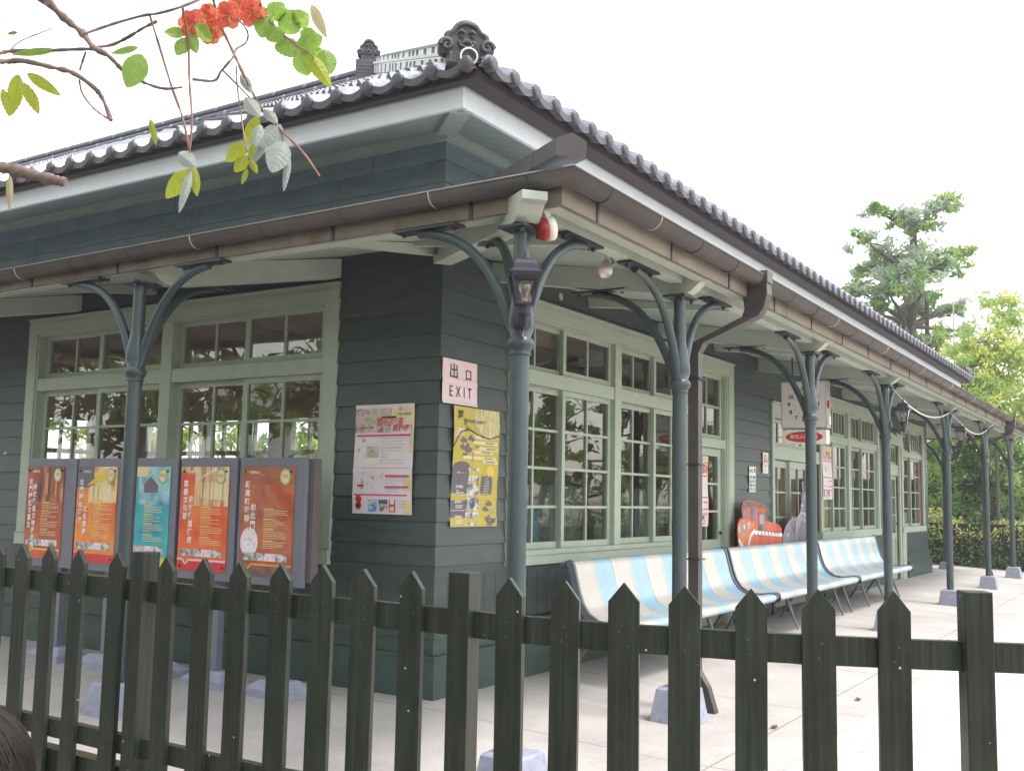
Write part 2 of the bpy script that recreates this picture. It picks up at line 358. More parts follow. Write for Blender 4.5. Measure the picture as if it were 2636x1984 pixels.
M['asphalt'] = mat('asphalt', (.09, .085, .08), .9, var=.2, scale=3, bump=.3)
M['earth'] = mat('earth', (.2, .18, .13), .95, var=.3, scale=.5, bump=.3)
GZ = -.08
def gz(x, y):
    d = max(0, -y-.1, -x-.1)            # the platform falls gently away from the walls
    return -.08*min(1, d/1.6)
mb = MB()
xs = [-1.75, -.1, 26]; ys = [-1.75, -.1, 16]
mb.grid([[(x, y, gz(x, y)) for x in (-3.2, -1.75, -.1, 26)] for y in (-2.43, -1.75, -.1, 16)], 'concrete', False)
struct(mb.build('platform_paving'))
mb = MB(); mb.quad((-3.2, -14, GZ-.002), (26, -14, GZ-.002), (26, -2.43, GZ-.002), (-3.2, -2.43, GZ-.002), 'paving')
struct(mb.build('trackside_paving'))
mb = MB(); mb.quad((-16, -14, GZ-.002), (-3.2, -14, GZ-.002), (-3.2, 16, GZ-.002), (-16, 16, GZ-.002), 'asphalt'); struct(mb.build('forecourt'))  # unseen forecourt, laid dark to cut bounce light on the left wall
mb = MB(); mb.quad((-400, -400, -.25), (600, -400, -.25), (600, 500, -.25), (-400, 500, -.25), 'earth'); struct(mb.build('ground'))

# ------------------------------------------------------------------ station building
bld = thing('station_building', (0, 0, 0), 'old wooden station building with dark green clapboards, grey tiled roof and sage windows', 'building')
WT = .12
XE, YE = 16.9, 13.0
Z0B = .872
def siding(mb, a0, a1, openings, ext0=False, ext1=False):
    rows = []
    z = 1.011; rows.append((Z0B, z))
    while z < 3.15: rows.append((z, z+.1625)); z += .1625
    top = z
    rows.append((top, 3.393)); rows += [(3.393, 3.553), (3.553, 3.713), (3.713, 3.96)]
    for zb, zt in rows:
        cuts = sorted({zb, zt} | {e for o in openings for e in (o[2], o[3]) if zb < e < zt})
        for c0, c1 in zip(cuts, cuts[1:]):
            spans = [(a0, a1)]
            for o in openings:
                if o[2] < (c0+c1)/2 < o[3]:
                    ns = []
                    for s0, s1 in spans:
                        if o[1] <= s0 or o[0] >= s1: ns.append((s0, s1)); continue
                        if o[0] > s0: ns.append((s0, o[0]))
                        if o[1] < s1: ns.append((o[1], s1))
                    spans = ns
            pr = lambda zz: .02-.016*(zz-zb)/(zt-zb)
            for s0, s1 in spans:
                e0 = lambda zz: s0-(pr(zz) if ext0 and s0 == a0 else 0)
                e1 = lambda zz: s1+(pr(zz) if ext1 and s1 == a1 else 0)
                p0, p1 = pr(c0), pr(c1)
                mb.add([(e0(c0), p0, c0), (e1(c0), p0, c0), (e1(c1), p1, c1), (e0(c1), p1, c1), (e0(c0), -.0, c0), (e1(c0), -.0, c0)],
                       [(0, 3, 2, 1), (0, 1, 5, 4)], 'siding_skylit' if zb > 3.3 else 'siding')
                n = int((s1-s0)/1.85)
                for k in range(n):      # butt joints between boards
                    aj = s0+(k+.35+.3*((int(zb*97)*7+k*3) % 5)/5)*(s1-s0)/max(1, n)
                    if s1-aj > .1: mb.quad((aj, p0+.0012, c0+.002), (aj+.004, p0+.0012, c0+.002), (aj+.004, p1+.0012, c1), (aj, p1+.0012, c1), 'dark')
def inner(mb, a0, a1, openings, z0=0, z1=3.2, back=-WT):
    """solid wall behind the boards, cut round the openings"""
    xs = sorted({a0, a1} | {e for o in openings for e in o[:2]}); zs = sorted({z0, z1} | {min(max(e, z0), z1) for o in openings for e in o[2:]})
    for p, q in zip(xs, xs[1:]):
        for r, t in zip(zs, zs[1:]):
            if t-r < .001: continue
            if any(o[0] < (p+q)/2 < o[1] and o[2] < (r+t)/2 < o[3] for o in openings): continue
            mb.box((p, back, r), (q, -.004, t), 'inner')
def plinth(mb, a0, a1, gaps, ext0=0, ext1=0):
    spans = []; p = a0
    for g0, g1 in sorted(gaps): spans.append((p, g0)); p = g1
    spans.append((p, a1))
    for i, (s0, s1) in enumerate(spans):
        x0 = ext0 if i == 0 else 0; x1 = ext1 if i == len(spans)-1 else 0
        def b(d, z0, z1, m='plinth', back=0): mb.box((s0-d*x0, back, z0), (s1+d*x1, d, z1), m)
        b(.012, .79, Z0B-.002, 'siding')                                  # rail
        b(.006, .435, .79, 'siding')                                      # vertical boarding
        k = s0+.15
        while k < s1-.05: mb.box((k, .005, .437), (k+.003, .0072, .788), 'dark'); k += .15
        b(.055, .394, .434, 'plinth'); b(.035, .285, .393, 'plinth'); b(.075, .262, .284, 'plinth'); b(.062, -.1, .261, 'plinth')
# openings: (a0, a1, z0, z1) inside edge of the trim
OL = [(1.00, 4.68, .86, 2.82)]
OR = [(.93, 4.44, .86, 2.82), (4.44, 5.48, -.05, 2.82), (7.10, 9.16, -.05, 2.5), (9.16, 12.62, .86, 2.82), (13.38, 14.28, -.05, 2.5), (14.5, 16.28, .86, 2.82)]
mb = MB(TL); siding(mb, 0, YE, OL, ext0=True); plinth(mb, 0, YE, [], 1, 0); inner(mb, .121, YE, OL)
mb.build('wall', bld)
mb = MB(TR); siding(mb, 0, XE, OR, ext0=True, ext1=True); plinth(mb, 0, XE, [(4.44, 5.6), (7.02, 9.2), (13.3, 14.75)], 0, 0); inner(mb, 0, XE, OR)
mb.build('wall', bld)
# far gable wall, back walls, ceiling and floor so that the rooms are really closed
TF = lambda p: Vector((XE+p.y, p.x, p.z))
mb = MB(TF); siding(mb, 0, 4.8, [], ext0=True); plinth(mb, 0, 4.8, [], 1, 0); mb.box((0, -WT, 0), (4.8, -.004, 3.2), 'inner'); mb.build('wall', bld)
EAST = [(5.3, 8.6, .75, 2.7), (9.0, 12.4, .75, 2.7)]
mb = MB(TE); inner(mb, 4.9, YE, EAST, 0, 3.2, -.15); mb.build('interior_wall', bld)
NORTH = [(.8, 3.6, .75, 2.7), (4.0, 6.6, .75, 2.7)]
TN = lambda p: Vector((p.x, YE-p.y, p.z))
mb = MB(TN); inner(mb, 0, 7.3, NORTH, 0, 3.2, -.15); mb.build('interior_wall', bld)
mb = MB(); mb.box((7.3, 4.8, 0), (XE, 4.95, 3.2), 'inner'); mb.box((7.15, .12, 0), (7.27, 4.8, 3.2), 'inner'); mb.build('interior_wall', bld)
mb = MB(); mb.box((0, 0, 3.2), (7.3, YE, 3.24), 'ceil'); mb.box((7.3, 0, 3.2), (XE, 4.95, 3.24), 'ceil')
for k in range(6): mb.box((.13, 1.8+k*2, 3.08), (7.15, 1.95+k*2, 3.2), 'inner')
mb.build('interior_ceiling', bld)
mb = MB(); mb.box((0, 0, -.05), (7.3, YE, .02), 'floor'); mb.box((7.3, 0, -.05), (XE, 4.95, .02), 'floor'); mb.build('interior_floor', bld)

# windows --------------------------------------------------------------
def sash(par, tf, a0, a1, z0, z1, n0, cols, rows, name='sash', zs=None, stile=.05, top=.045, bot=.05, m='trim'):
    mb = MB(tf); t = .036
    mb.box((a0, n0-t, z0), (a0+stile, n0, z1), m); mb.box((a1-stile, n0-t, z0), (a1, n0, z1), m)
    mb.box((a0+stile, n0-t, z1-top), (a1-stile, n0, z1), m); mb.box((a0+stile, n0-t, z0), (a1-stile, n0, z0+bot), m)
    ai0, ai1, zi0, zi1 = a0+stile, a1-stile, z0+bot, z1-top
    zz = zs or [zi0+(zi1-zi0)*k/rows for k in range(1, rows)]
    for z in zz: mb.box((ai0, n0-t+.006, z-.011), (ai1, n0-.004, z+.011), m)
    for k in range(1, cols):
        a = ai0+(ai1-ai0)*k/cols; mb.box((a-.011, n0-t+.005, zi0), (a+.011, n0-.003, zi1), m)
    o = mb.build(name, par)
    return (ai0-.005, ai1+.005, zi0-.005, zi1+.005, n0-t/2)
def panes(par, tf, lst):
    mb = MB(tf)
    for a0, a1, z0, z1, n in lst: mb.quad((a0, n, z0), (a0, n, z1), (a1, n, z1), (a1, n, z0), 'glass')
    mb.build('glass', par)
ZT0, ZT1, ZR0, ZR1 = 2.36, 2.80, 2.245, 2.36
MUNT = [1.29, 1.60, 1.916]
def pair(par, tf, a0, a1, order, gl, lite=1, zs=None):
    mid = (a0+a1)/2; ov = .025
    for (s0, s1), k in zip(((a0, mid+ov), (mid-ov, a1)), order):
        n0 = -.022-.04*k
        gl.append(sash(par, tf, s0, s1, .945, ZR0, n0, 2, 4, zs=[1.277, 1.59, 1.90]))
        gl.append(sash(par, tf, s0, s1, ZT0, 2.765, n0, 2*lite, 1, 'transom_sash'))
def frame(mb, tf_a0, a1, z0, z1, m='trim', w=.13, sill=True, top=None, right=True, left=True):
    a0 = tf_a0; d = .035
    wt = top or w
    if left:
        mb.box((a0, 0, z0), (a0+w, d, z1-wt-.001), m); mb.box((a0+w, -.1, z0), (a0+w+.02, .02, z1-wt), m)
    if right:
        mb.box((a1-w, 0, z0), (a1, d, z1-wt-.001), m); mb.box((a1-w-.02, -.1, z0), (a1-w, .02, z1-wt), m)
    mb.box((a0, 0, z1-wt), (a1, d, z1), m); mb.box((a0-.004, 0, z1), (a1+.004, d+.012, z1+.018), m)
    mb.box((a0+(w+.021 if left else 0), -.1, z1-wt-.02), (a1-(w+.021 if right else 0), .02, z1-wt), m)
    mb.box((a0+.012, d, z1-wt+.012), (a1-.012, d+.006, z1-.03), m)
def winpart(name, tf):
    pass
# left-hand facade window
w = MB(TL); frame(w, .928, 4.784, .945, 2.905); w.box((.928, -.1, .84), (4.784, .05, .944), 'trim'); w.box((1.08, -.1, ZR0), (2.77, .015, ZR1), 'trim'); w.box((2.90, -.1, ZR0), (4.634, .015, ZR1), 'trim')
w.box((2.77, -.1, .945), (2.90, .025, 2.755), 'trim')
wl = w.build('window', bld, bevel=.003); gl = []
pair(wl, TL, 1.08, 2.77, (0, 1), gl); pair(wl, TL, 2.90, 4.634, (0, 1), gl); panes(wl, TL, gl)
# right-hand facade, window and door in one frame
w = MB(TR); frame(w, .86, 5.66, .945, 2.905, right=False, w=.085, top=.13); w.box((5.44, 0, 0), (5.66, .035, 2.774), 'trim'); w.box((5.42, -.1, 0), (5.44, .02, 2.755), 'trim')
w.box((5.47, .035, .0), (5.485, .045, 2.76), 'trim')
w.box((.86, -.1, .83), (4.44, .05, .944), 'trim'); w.box((.86, .051, .905), (4.44, .062, .93), 'trim')
w.box((.935, -.1, ZR0), (2.65, .015, ZR1), 'trim'); w.box((2.775, -.1, ZR0), (4.44, .015, ZR1), 'trim'); w.box((2.65, -.1, .945), (2.775, .025, 2.755), 'trim')
w.box((4.44, -.1, 0), (4.56, .025, 2.755), 'trim')
w1 = w.build('window', bld, bevel=.003); gl = []
pair(w1, TR, .935, 2.65, (1, 0), gl); pair(w1, TR, 2.775, 4.44, (1, 0), gl); panes(w1, TR, gl)
def leafdoor(name, tf, a0, a1, z1, n0, zg0, zg1, cols, zs, panel=True, st=.085, par=bld, label=None):
    mb = MB(tf); t = .04; m = 'trim'
    mb.box((a0, n0-t, .02), (a0+st, n0, z1), m); mb.box((a1-st, n0-t, .02), (a1, n0, z1), m)
    mb.box((a0+st, n0-t, zg1), (a1-st, n0, z1), m); mb.box((a0+st, n0-t, zg0-.1), (a1-st, n0, zg0), m)
    mb.box((a0+st, n0-t, .02), (a1-st, n0, .16), m); mb.box((a0+st, n0-t+.008, .16), (a1-st, n0-.014, zg0-.1), m)
    if panel:
        k = a0+st+.07
        while k < a1-st-.03: mb.box((k, n0-.016, .18), (k+.008, n0-.0125, zg0-.12), 'dark'); k += .1
    for z in zs: mb.box((a0+st, n0-t+.005, z-.012), (a1-st, n0-.004, z+.012), m)
    for k in range(1, cols):
        a = a0+st+(a1-a0-2*st)*k/cols; mb.box((a-.011, n0-t+.004, zg0), (a+.011, n0-.003, zg1), m)
    o = mb.build(name, par)
    panes(o, tf, [(a0+st-.003, a1-st+.003, zg0-.003, zg1+.003, n0-t/2)])
    h = MB(tf); h.lathe([(.001, 0), (.02, .005), (.02, .02), (.001, .03)], 'iron_dark', 12, (a1-st/2, n0+.0, 1.0), Matrix.Rotation(-math.pi/2, 3, 'X')); h.build('handle', o)
    return o
w = MB(TR); w.box((4.56, -.1, 1.935), (5.42, .015, 2.03), 'trim'); dfr = w.build('door_frame', bld)
gl = [sash(dfr, TR, 4.56, 5.42, 2.03, 2.755, -.03, 2, 2, 'transom_sash')]; panes(dfr, TR, gl)
leafdoor('door', TR, 4.57, 5.41, 1.93, -.035, .93, 1.845, 2, [1.237, 1.54])
# double door under the clock
w = MB(TR); w.box((7.02, 0, 0), (7.11, .035, 2.6), 'trim'); w.box((7.111, 0, 2.42), (9.15, .035, 2.6), 'trim'); w.box((7.0, 0, 2.6), (9.15, .06, 2.625), 'trim')
w.box((7.11, -.1, 1.90), (9.15, .012, 2.07), 'trim'); w.box((7.09, -.1, 0), (7.11, .02, 2.42), 'trim')
w2d = w.build('door_frame', bld, bevel=.003)
gl = [sash(w2d, TR, 7.111+k*.6797, 7.111+(k+1)*.6797, 2.07, 2.42, -.03, 2, 1, 'transom_sash', stile=.04) for k in range(3)]; panes(w2d, TR, gl)
leafdoor('door', TR, 7.12, 7.90, 1.89, -.06, .84, 1.80, 2, [1.158, 1.48], st=.06)
leafdoor('door', TR, 7.86, 8.64, 1.89, -.018, .84, 1.80, 2, [1.158, 1.48], st=.06)
leafdoor('door', TR, 8.60, 9.14, 1.89, -.06, .84, 1.80, 2, [1.158, 1.48], st=.06)
w = MB(TR); frame(w, 9.15, 12.70, .945, 2.905, w=.1, top=.13); w.box((9.15, -.1, .835), (12.70, .05, .944), 'trim')
w.box((9.15, .0, 0), (9.245, .035, .834), 'trim')
w.box((9.27, -.1, ZR0), (10.70, .015, ZR1), 'trim'); w.box((10.86, -.1, ZR0), (12.58, .015, ZR1), 'trim'); w.box((10.70, -.1, .945), (10.86, .025, 2.755), 'trim')
w2 = w.build('window', bld, bevel=.003); gl = []
pair(w2, TR, 9.27, 10.70, (1, 0), gl, 2); pair(w2, TR, 10.86, 12.58, (1, 0), gl, 2); panes(w2, TR, gl)
# single door with a hooded head
w = MB(TR); w.box((13.3, 0, 0), (13.41, .035, 2.42), 'trim'); w.box((14.22, 0, 0), (14.33, .035, 2.42), 'trim'); w.box((13.22, 0, 2.42), (14.42, .06, 2.60), 'trim'); w.box((13.18, 0, 2.60), (14.46, .10, 2.63), 'trim')
w.box((13.41, -.1, 1.87), (14.22, .012, 2.07), 'trim')
w3d = w.build('door_frame', bld, bevel=.003)
gl = [sash(w3d, TR, 13.41, 14.22, 2.07, 2.42, -.03, 4, 1, 'transom_sash')]; panes(w3d, TR, gl)
leafdoor('door', TR, 13.42, 14.21, 1.86, -.03, .84, 1.80, 3, [1.158, 1.48])
w = MB(TR); frame(w, 14.42, 16.51, .945, 2.905, w=.12, top=.13); w.box((14.42, -.1, .835), (16.51, .05, .944), 'trim'); w.box((14.56, -.1, ZR0), (16.37, .015, ZR1), 'trim'); w.box((14.42, 0, -.02), (14.72, .035, .834), 'trim')
w3 = w.build('window', bld, bevel=.003); gl = []
pair(w3, TR, 14.56, 16.37, (1, 0), gl, 2); panes(w3, TR, gl)
for TT, LST in ((TE, EAST), (TN, NORTH)):
    for a0, a1, z0, z1 in LST:
        w = MB(TT); w.box((a0, -.1, z0), (a0+.07, .02, z1), 'trim'); w.box((a1-.07, -.1, z0), (a1, .02, z1), 'trim'); w.box((a0+.07, -.1, z1-.07), (a1-.07, .02, z1), 'trim'); w.box((a0+.07, -.1, z0), (a1-.07, .03, z0+.07), 'trim')
        mid = (a0+a1)/2; w.box((mid-.05, -.1, z0+.07), (mid+.05, .02, z1-.07), 'trim')
        for q0, q1 in ((a0+.07, mid-.05), (mid+.05, a1-.07)):
            w.box((q0, -.09, 2.0), (q1, .01, 2.08), 'trim')
            for k in range(1, 4): w.box((q0+(q1-q0)*k/4-.02, -.08, z0+.07), (q0+(q1-q0)*k/4+.02, -.01, z1-.07), 'trim')
            w.box((q0, -.07, 1.4), (q1, -.02, 1.43), 'trim')
        w.build('window', bld)
# curtains and blinds inside
def curtain(tf, a0, a1, z0, z1, n, m, amp=.018, per=.11):
    mb = MB(tf); k = int((a1-a0)/.02)
    mb.grid([[(a0+(a1-a0)*i/k, n+amp*math.sin(6.283*(a0+(a1-a0)*i/k)/per+z*1.5)+.006*math.sin(i*1.7), z) for i in range(k+1)] for z in (z0, (z0+z1)/2, z1)], m)
    return mb.build('curtain', bld)
curtain(TR, 1.0, 2.62, .95, 1.46, -.30, 'curtain'); curtain(TR, 2.85, 3.5, .95, 1.12, -.30, 'curtain'); curtain(TR, 3.5, 4.4, .95, 1.46, -.30, 'curtain')
curtain(TR, .98, 1.72, .95, 1.285, -.2, 'cloth_blue'); curtain(TR, 9.3, 12.5, .95, 1.27, -.28, 'curtain'); curtain(TR, 13.45, 14.18, .84, 1.16, -.2, 'paper_w', .01, .2); curtain(TR, 14.6, 16.3, .95, 1.2, -.28, 'paper_w', .02, .3)
curtain(TR, 7.16, 7.8, .9, 2.4, -.25, 'blind', .006, .3); curtain(TR, 8.0, 9.1, 1.1, 2.4, -.3, 'blind', .006, .3); curtain(TR, 10.05, 10.6, .95, 1.55, -.25, 'cream_ink', .006, .3)

# eaves ----------------------------------------------------------------
XR = 16.6
mb = MB(); mb.box((-.85, -.75, 3.672), (-.82, YE+.8, 3.812), 'white'); mb.box((-.862, -.762, 3.790), (-.851, YE+.8, 3.812), 'trim_pale')
mb.box((-.819, -.75, 3.672), (XR, -.72, 3.812), 'white'); mb.box((-.85, -.762, 3.790), (XR, -.751, 3.812), 'trim_pale')
mb.box((XR-.03, -.719, 3.672), (XR, 5.5, 3.812), 'white'); mb.build('fascia', bld, bevel=.002)
def soffit_mat():
    m, nt, b = _nt('soffit_grooved'); N, L = nt.nodes.new, nt.links.new; b.inputs['Roughness'].default_value = .6
    tc = N('ShaderNodeTexCoord'); sp = N('ShaderNodeSeparateXYZ'); L(tc.outputs['Object'], sp.inputs[0])
    d = N('ShaderNodeMath'); d.operation = 'MULTIPLY'; d.inputs[1].default_value = 1/.2; L(sp.outputs[0], d.inputs[0])
    f = N('ShaderNodeMath'); f.operation = 'FRACT'; L(d.outputs[0], f.inputs[0]); l = N('ShaderNodeMath'); l.operation = 'LESS_THAN'; l.inputs[1].default_value = .035; L(f.outputs[0], l.inputs[0])
    mx = N('ShaderNodeMix'); mx.data_type = 'RGBA'; mx.inputs[6].default_value = (.37, .42, .37, 1); mx.inputs[7].default_value = (.15, .17, .14, 1); L(l.outputs[0], mx.inputs[0]); L(mx.outputs[2], b.inputs['Base Color'])
    return m
M['soffit_g'] = soffit_mat()
mb = MB(); zi, zo = 3.93, 3.70
mb.quad((-.82, -.72, zo), (-.82, YE+.8, zo), (0, YE+.8, zi), (0, 0, zi), 'soffit'); mb.quad((-.82, -.72, zo), (0, 0, zi), (XR, 0, zi), (XR, -.72, zo), 'soffit_g')
mb.build('soffit', bld)
mb = MB(); mb.box((-.05, -.05, 3.847), (-.004, YE, 3.925), 'trim_pale'); mb.box((-.003, -.05, 3.847), (XR, -.004, 3.925), 'trim_pale')
mb.box((-.066, -.066, 3.90), (-.051, YE, 3.918), 'trim_pale'); mb.box((-.05, -.066, 3.90), (XR, -.051, 3.918), 'trim_pale'); mb.build('frieze_board', bld)
mb = MB(); mb.beam((-.80, -.70, 3.685), (.02, .02, 3.915), .13, .05, 'trim_pale'); mb.build('hip_rafter', bld)

# roof -----------------------------------------------------------------
roof = bpy.data.objects.new('roof', None); COL.objects.link(roof); roof.parent = bld
TAN = .551
RX = 3.315
EZ, EO = 3.852, .985
def wave(t):
    t = t % 1
    if t < .32: return .044*math.sin(math.pi*t/.32)
    return -.026*math.sin(math.pi*(t-.32)/.68)
TS = [0, .05, .11, .16, .21, .27, .32, .42, .54, .66, .78, .9]
PIT = .25
def slope(tf, a0, n, lim, detail):
    """tiles: columns along a, rising with distance d from the eave"""
    mb = MB(tf); course = .2; cols = []
    for i in range(n):
        for t in TS: cols.append((a0+(i+t)*PIT, t))
    cols.append((a0+n*PIT, 0))
    for (aa, ta), (ab, tb) in zip(cols, cols[1:]):
        D = lim((aa+ab)/2)
        if D <= 0: continue
        nst = max(1, int(math.ceil(D/course))); jit = .006*math.sin(aa*37.7)
        lip = lambda t: .005+(.030*math.sin(math.pi*t/.32) if 0 < t < .32 else 0)
        for c in range(nst):
            d0, d1 = c*course, min((c+1)*course, D); wob_ = .004*math.sin(c*2.3+math.floor(aa/PIT)*4.1)
            e = lambda a_, t_, dd, q: Vector((a_, -dd, EZ+dd*TAN+wave(t_)+lip(t_)*q+wob_*q))
            ta_ = ta
            mb.add([e(aa, ta_, d0, 1), e(ab, tb if tb else 0, d0, 1), e(ab, tb if tb else 0, d1, 0), e(aa, ta_, d1, 0)], [(0, 1, 2, 3)], 'tile', True)
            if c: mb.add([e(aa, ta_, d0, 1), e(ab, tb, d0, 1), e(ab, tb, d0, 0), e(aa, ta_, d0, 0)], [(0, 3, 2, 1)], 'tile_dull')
    return mb
TLs = lambda p: Vector((-EO-p.y, p.x, p.z)); TRs = lambda p: Vector((p.x, -EO-p.y, p.z))
mb = slope(TLs, -.90, 60, lambda a: min(RX+EO, a+EO) if a > -EO else 0, 1); mb.build('tile_slope', roof, bevel=0)
def limR(x):
    if x < -EO: return 0
    if x < RX: return x+EO
    return max(2.4+EO, min(2*RX+EO-x, RX+EO)) if x < 5.8 else 2.4+EO
mb = slope(TRs, -.95, 70, limR, 1); mb.build('tile_slope', roof)
mb = MB(); zr = EZ+(RX+EO)*TAN
mb.quad((RX, RX, zr), (2*RX+1, RX, EZ-.1), (2*RX+1, YE+1, EZ-.1), (RX, YE+1, zr), 'tile'); mb.quad((5, 2.4, EZ+3.385*TAN), (XR, 2.4, EZ+3.385*TAN), (XR, 5.6, EZ), (5, 5.6, EZ), 'tile')
mb.quad((RX, RX, zr), (6, 2.4, EZ+3.385*TAN), (2*RX+1, 5, EZ), (2*RX+1, RX, EZ), 'tile'); mb.quad((-1, YE+1, EZ), (RX, YE+1, zr), (2*RX+1, YE+1, EZ), (RX, YE+1, EZ-.2), 'tile'); mb.build('back_slope', roof)
def eave(tf, a0, a1):
    mb = MB(tf)
    n = int((a1-a0)/PIT)
    for i in range(n):
        b = a0+i*PIT
        pts = [(b+t*PIT, wave(t)) for t in TS]+[(b+PIT, 0.)]
        for (p, z0), (q, z1) in zip(pts, pts[1:]):
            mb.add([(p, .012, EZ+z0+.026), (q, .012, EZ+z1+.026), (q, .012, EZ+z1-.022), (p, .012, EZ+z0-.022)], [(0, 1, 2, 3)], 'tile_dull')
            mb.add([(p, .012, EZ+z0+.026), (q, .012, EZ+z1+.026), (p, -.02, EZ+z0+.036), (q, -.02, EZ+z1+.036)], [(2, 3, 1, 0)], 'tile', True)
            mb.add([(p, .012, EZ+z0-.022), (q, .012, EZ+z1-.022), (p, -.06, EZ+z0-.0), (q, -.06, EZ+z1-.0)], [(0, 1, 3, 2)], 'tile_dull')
        mb.lathe([(.043, -.03), (.045, .014), (.045, .022), (.040, .028), (.02, .031), (.0, .032)], 'tile_dull', 16, (b+.16*PIT, .0, EZ+.014), Matrix.Rotation(-math.pi/2, 3, 'X'))
    return mb
eave(TLs, -.90, YE+.9).build('eave_tiles', roof); eave(TRs, -.95, XR+.15).build('eave_tiles', roof)
mb = MB(); mb.box((-.93, -.9, 3.80), (-.80, YE+.9, 3.86), 'eave_dark'); mb.box((-.799, -.9, 3.80), (XR+.1, -.70, 3.86), 'eave_dark'); mb.build('eave_board', roof)
# hip ridge with plaster teeth
hp0, hp1 = Vector((-.72, -.66, EZ+.195)), Vector((RX-.1, RX-.02, zr+.10)); mb = MB()
hd = (hp1-hp0); L_ = hd.length; hd.normalize(); side = hd.cross(Vector((0, 0, 1))).normalized(); upv = side.cross(hd)
mb.beam(hp0-upv*.10, hp1-upv*.10, .24, .20, 'tile', upv); mb.beam(hp0+upv*.012, hp1+upv*.012, .27, .022, 'plaster', upv); mb.beam(hp0+upv*.045, hp1+upv*.045, .20, .045, 'tile', upv); mb.beam(hp0+upv*.075, hp1+upv*.075, .23, .016, 'tile_dull', upv)
k = 0.1
rg = random.Random(3)
while k < L_-.3:
    ln = rg.choice((.12, .14, .3, .34))
    for s_ in (1, -1):
        mb.beam(hp0+hd*k+side*(.122*s_)-upv*.055, hp0+hd*(k+ln)+side*(.122*s_)-upv*.055, .03, .085, 'plaster', upv)
        mb.beam(hp0+hd*(k+.07)+side*(.105*s_)+upv*.045, hp0+hd*(k+ln+.05)+side*(.105*s_)+upv*.045, .02, .042, 'plaster', upv)
    k += ln+.16
k = 0
while k < L_:
    mb.tube([hp0+hd*k+upv*.078, hp0+hd*(k+.13)+upv*.085], [.034, .042], 'tile_dull', 10); k += .2
mb.build('hip_ridge', roof)
# main ridge: stacked tiles, two round bands and rows of knobs
mb = MB(); RY = 3.62; mb.box((RX-.12, RY, zr-.3), (RX+.12, YE+1, zr+.07), 'tile')
for zz, xo in ((-.02, .16), (.072, .13)):
    for s_ in (-1, 1): mb.tube([(RX+s_*xo, RY, zr+zz), (RX+s_*xo, YE+1, zr+zz)], .045, 'ridge_band', 10)
y = RY+.15
while y < YE+1:
    for s_ in (-1, 1):
        for zz, xo, dy in ((-.02, .195, 0), (.072, .165, .2)): mb.lathe([(.0, -.03), (.028, -.03), (.03, .008), (.02, .016), (0, .016)], 'knob', 12, (RX+s_*xo, y+dy, zr+zz), Matrix.Rotation(s_*math.pi/2, 3, 'Y'))
    mb.tube([(RX, y, zr+.085), (RX, y+.24, zr+.09)], [.036, .044], 'tile_dull', 10); y += .52
mb.build('ridge', roof)
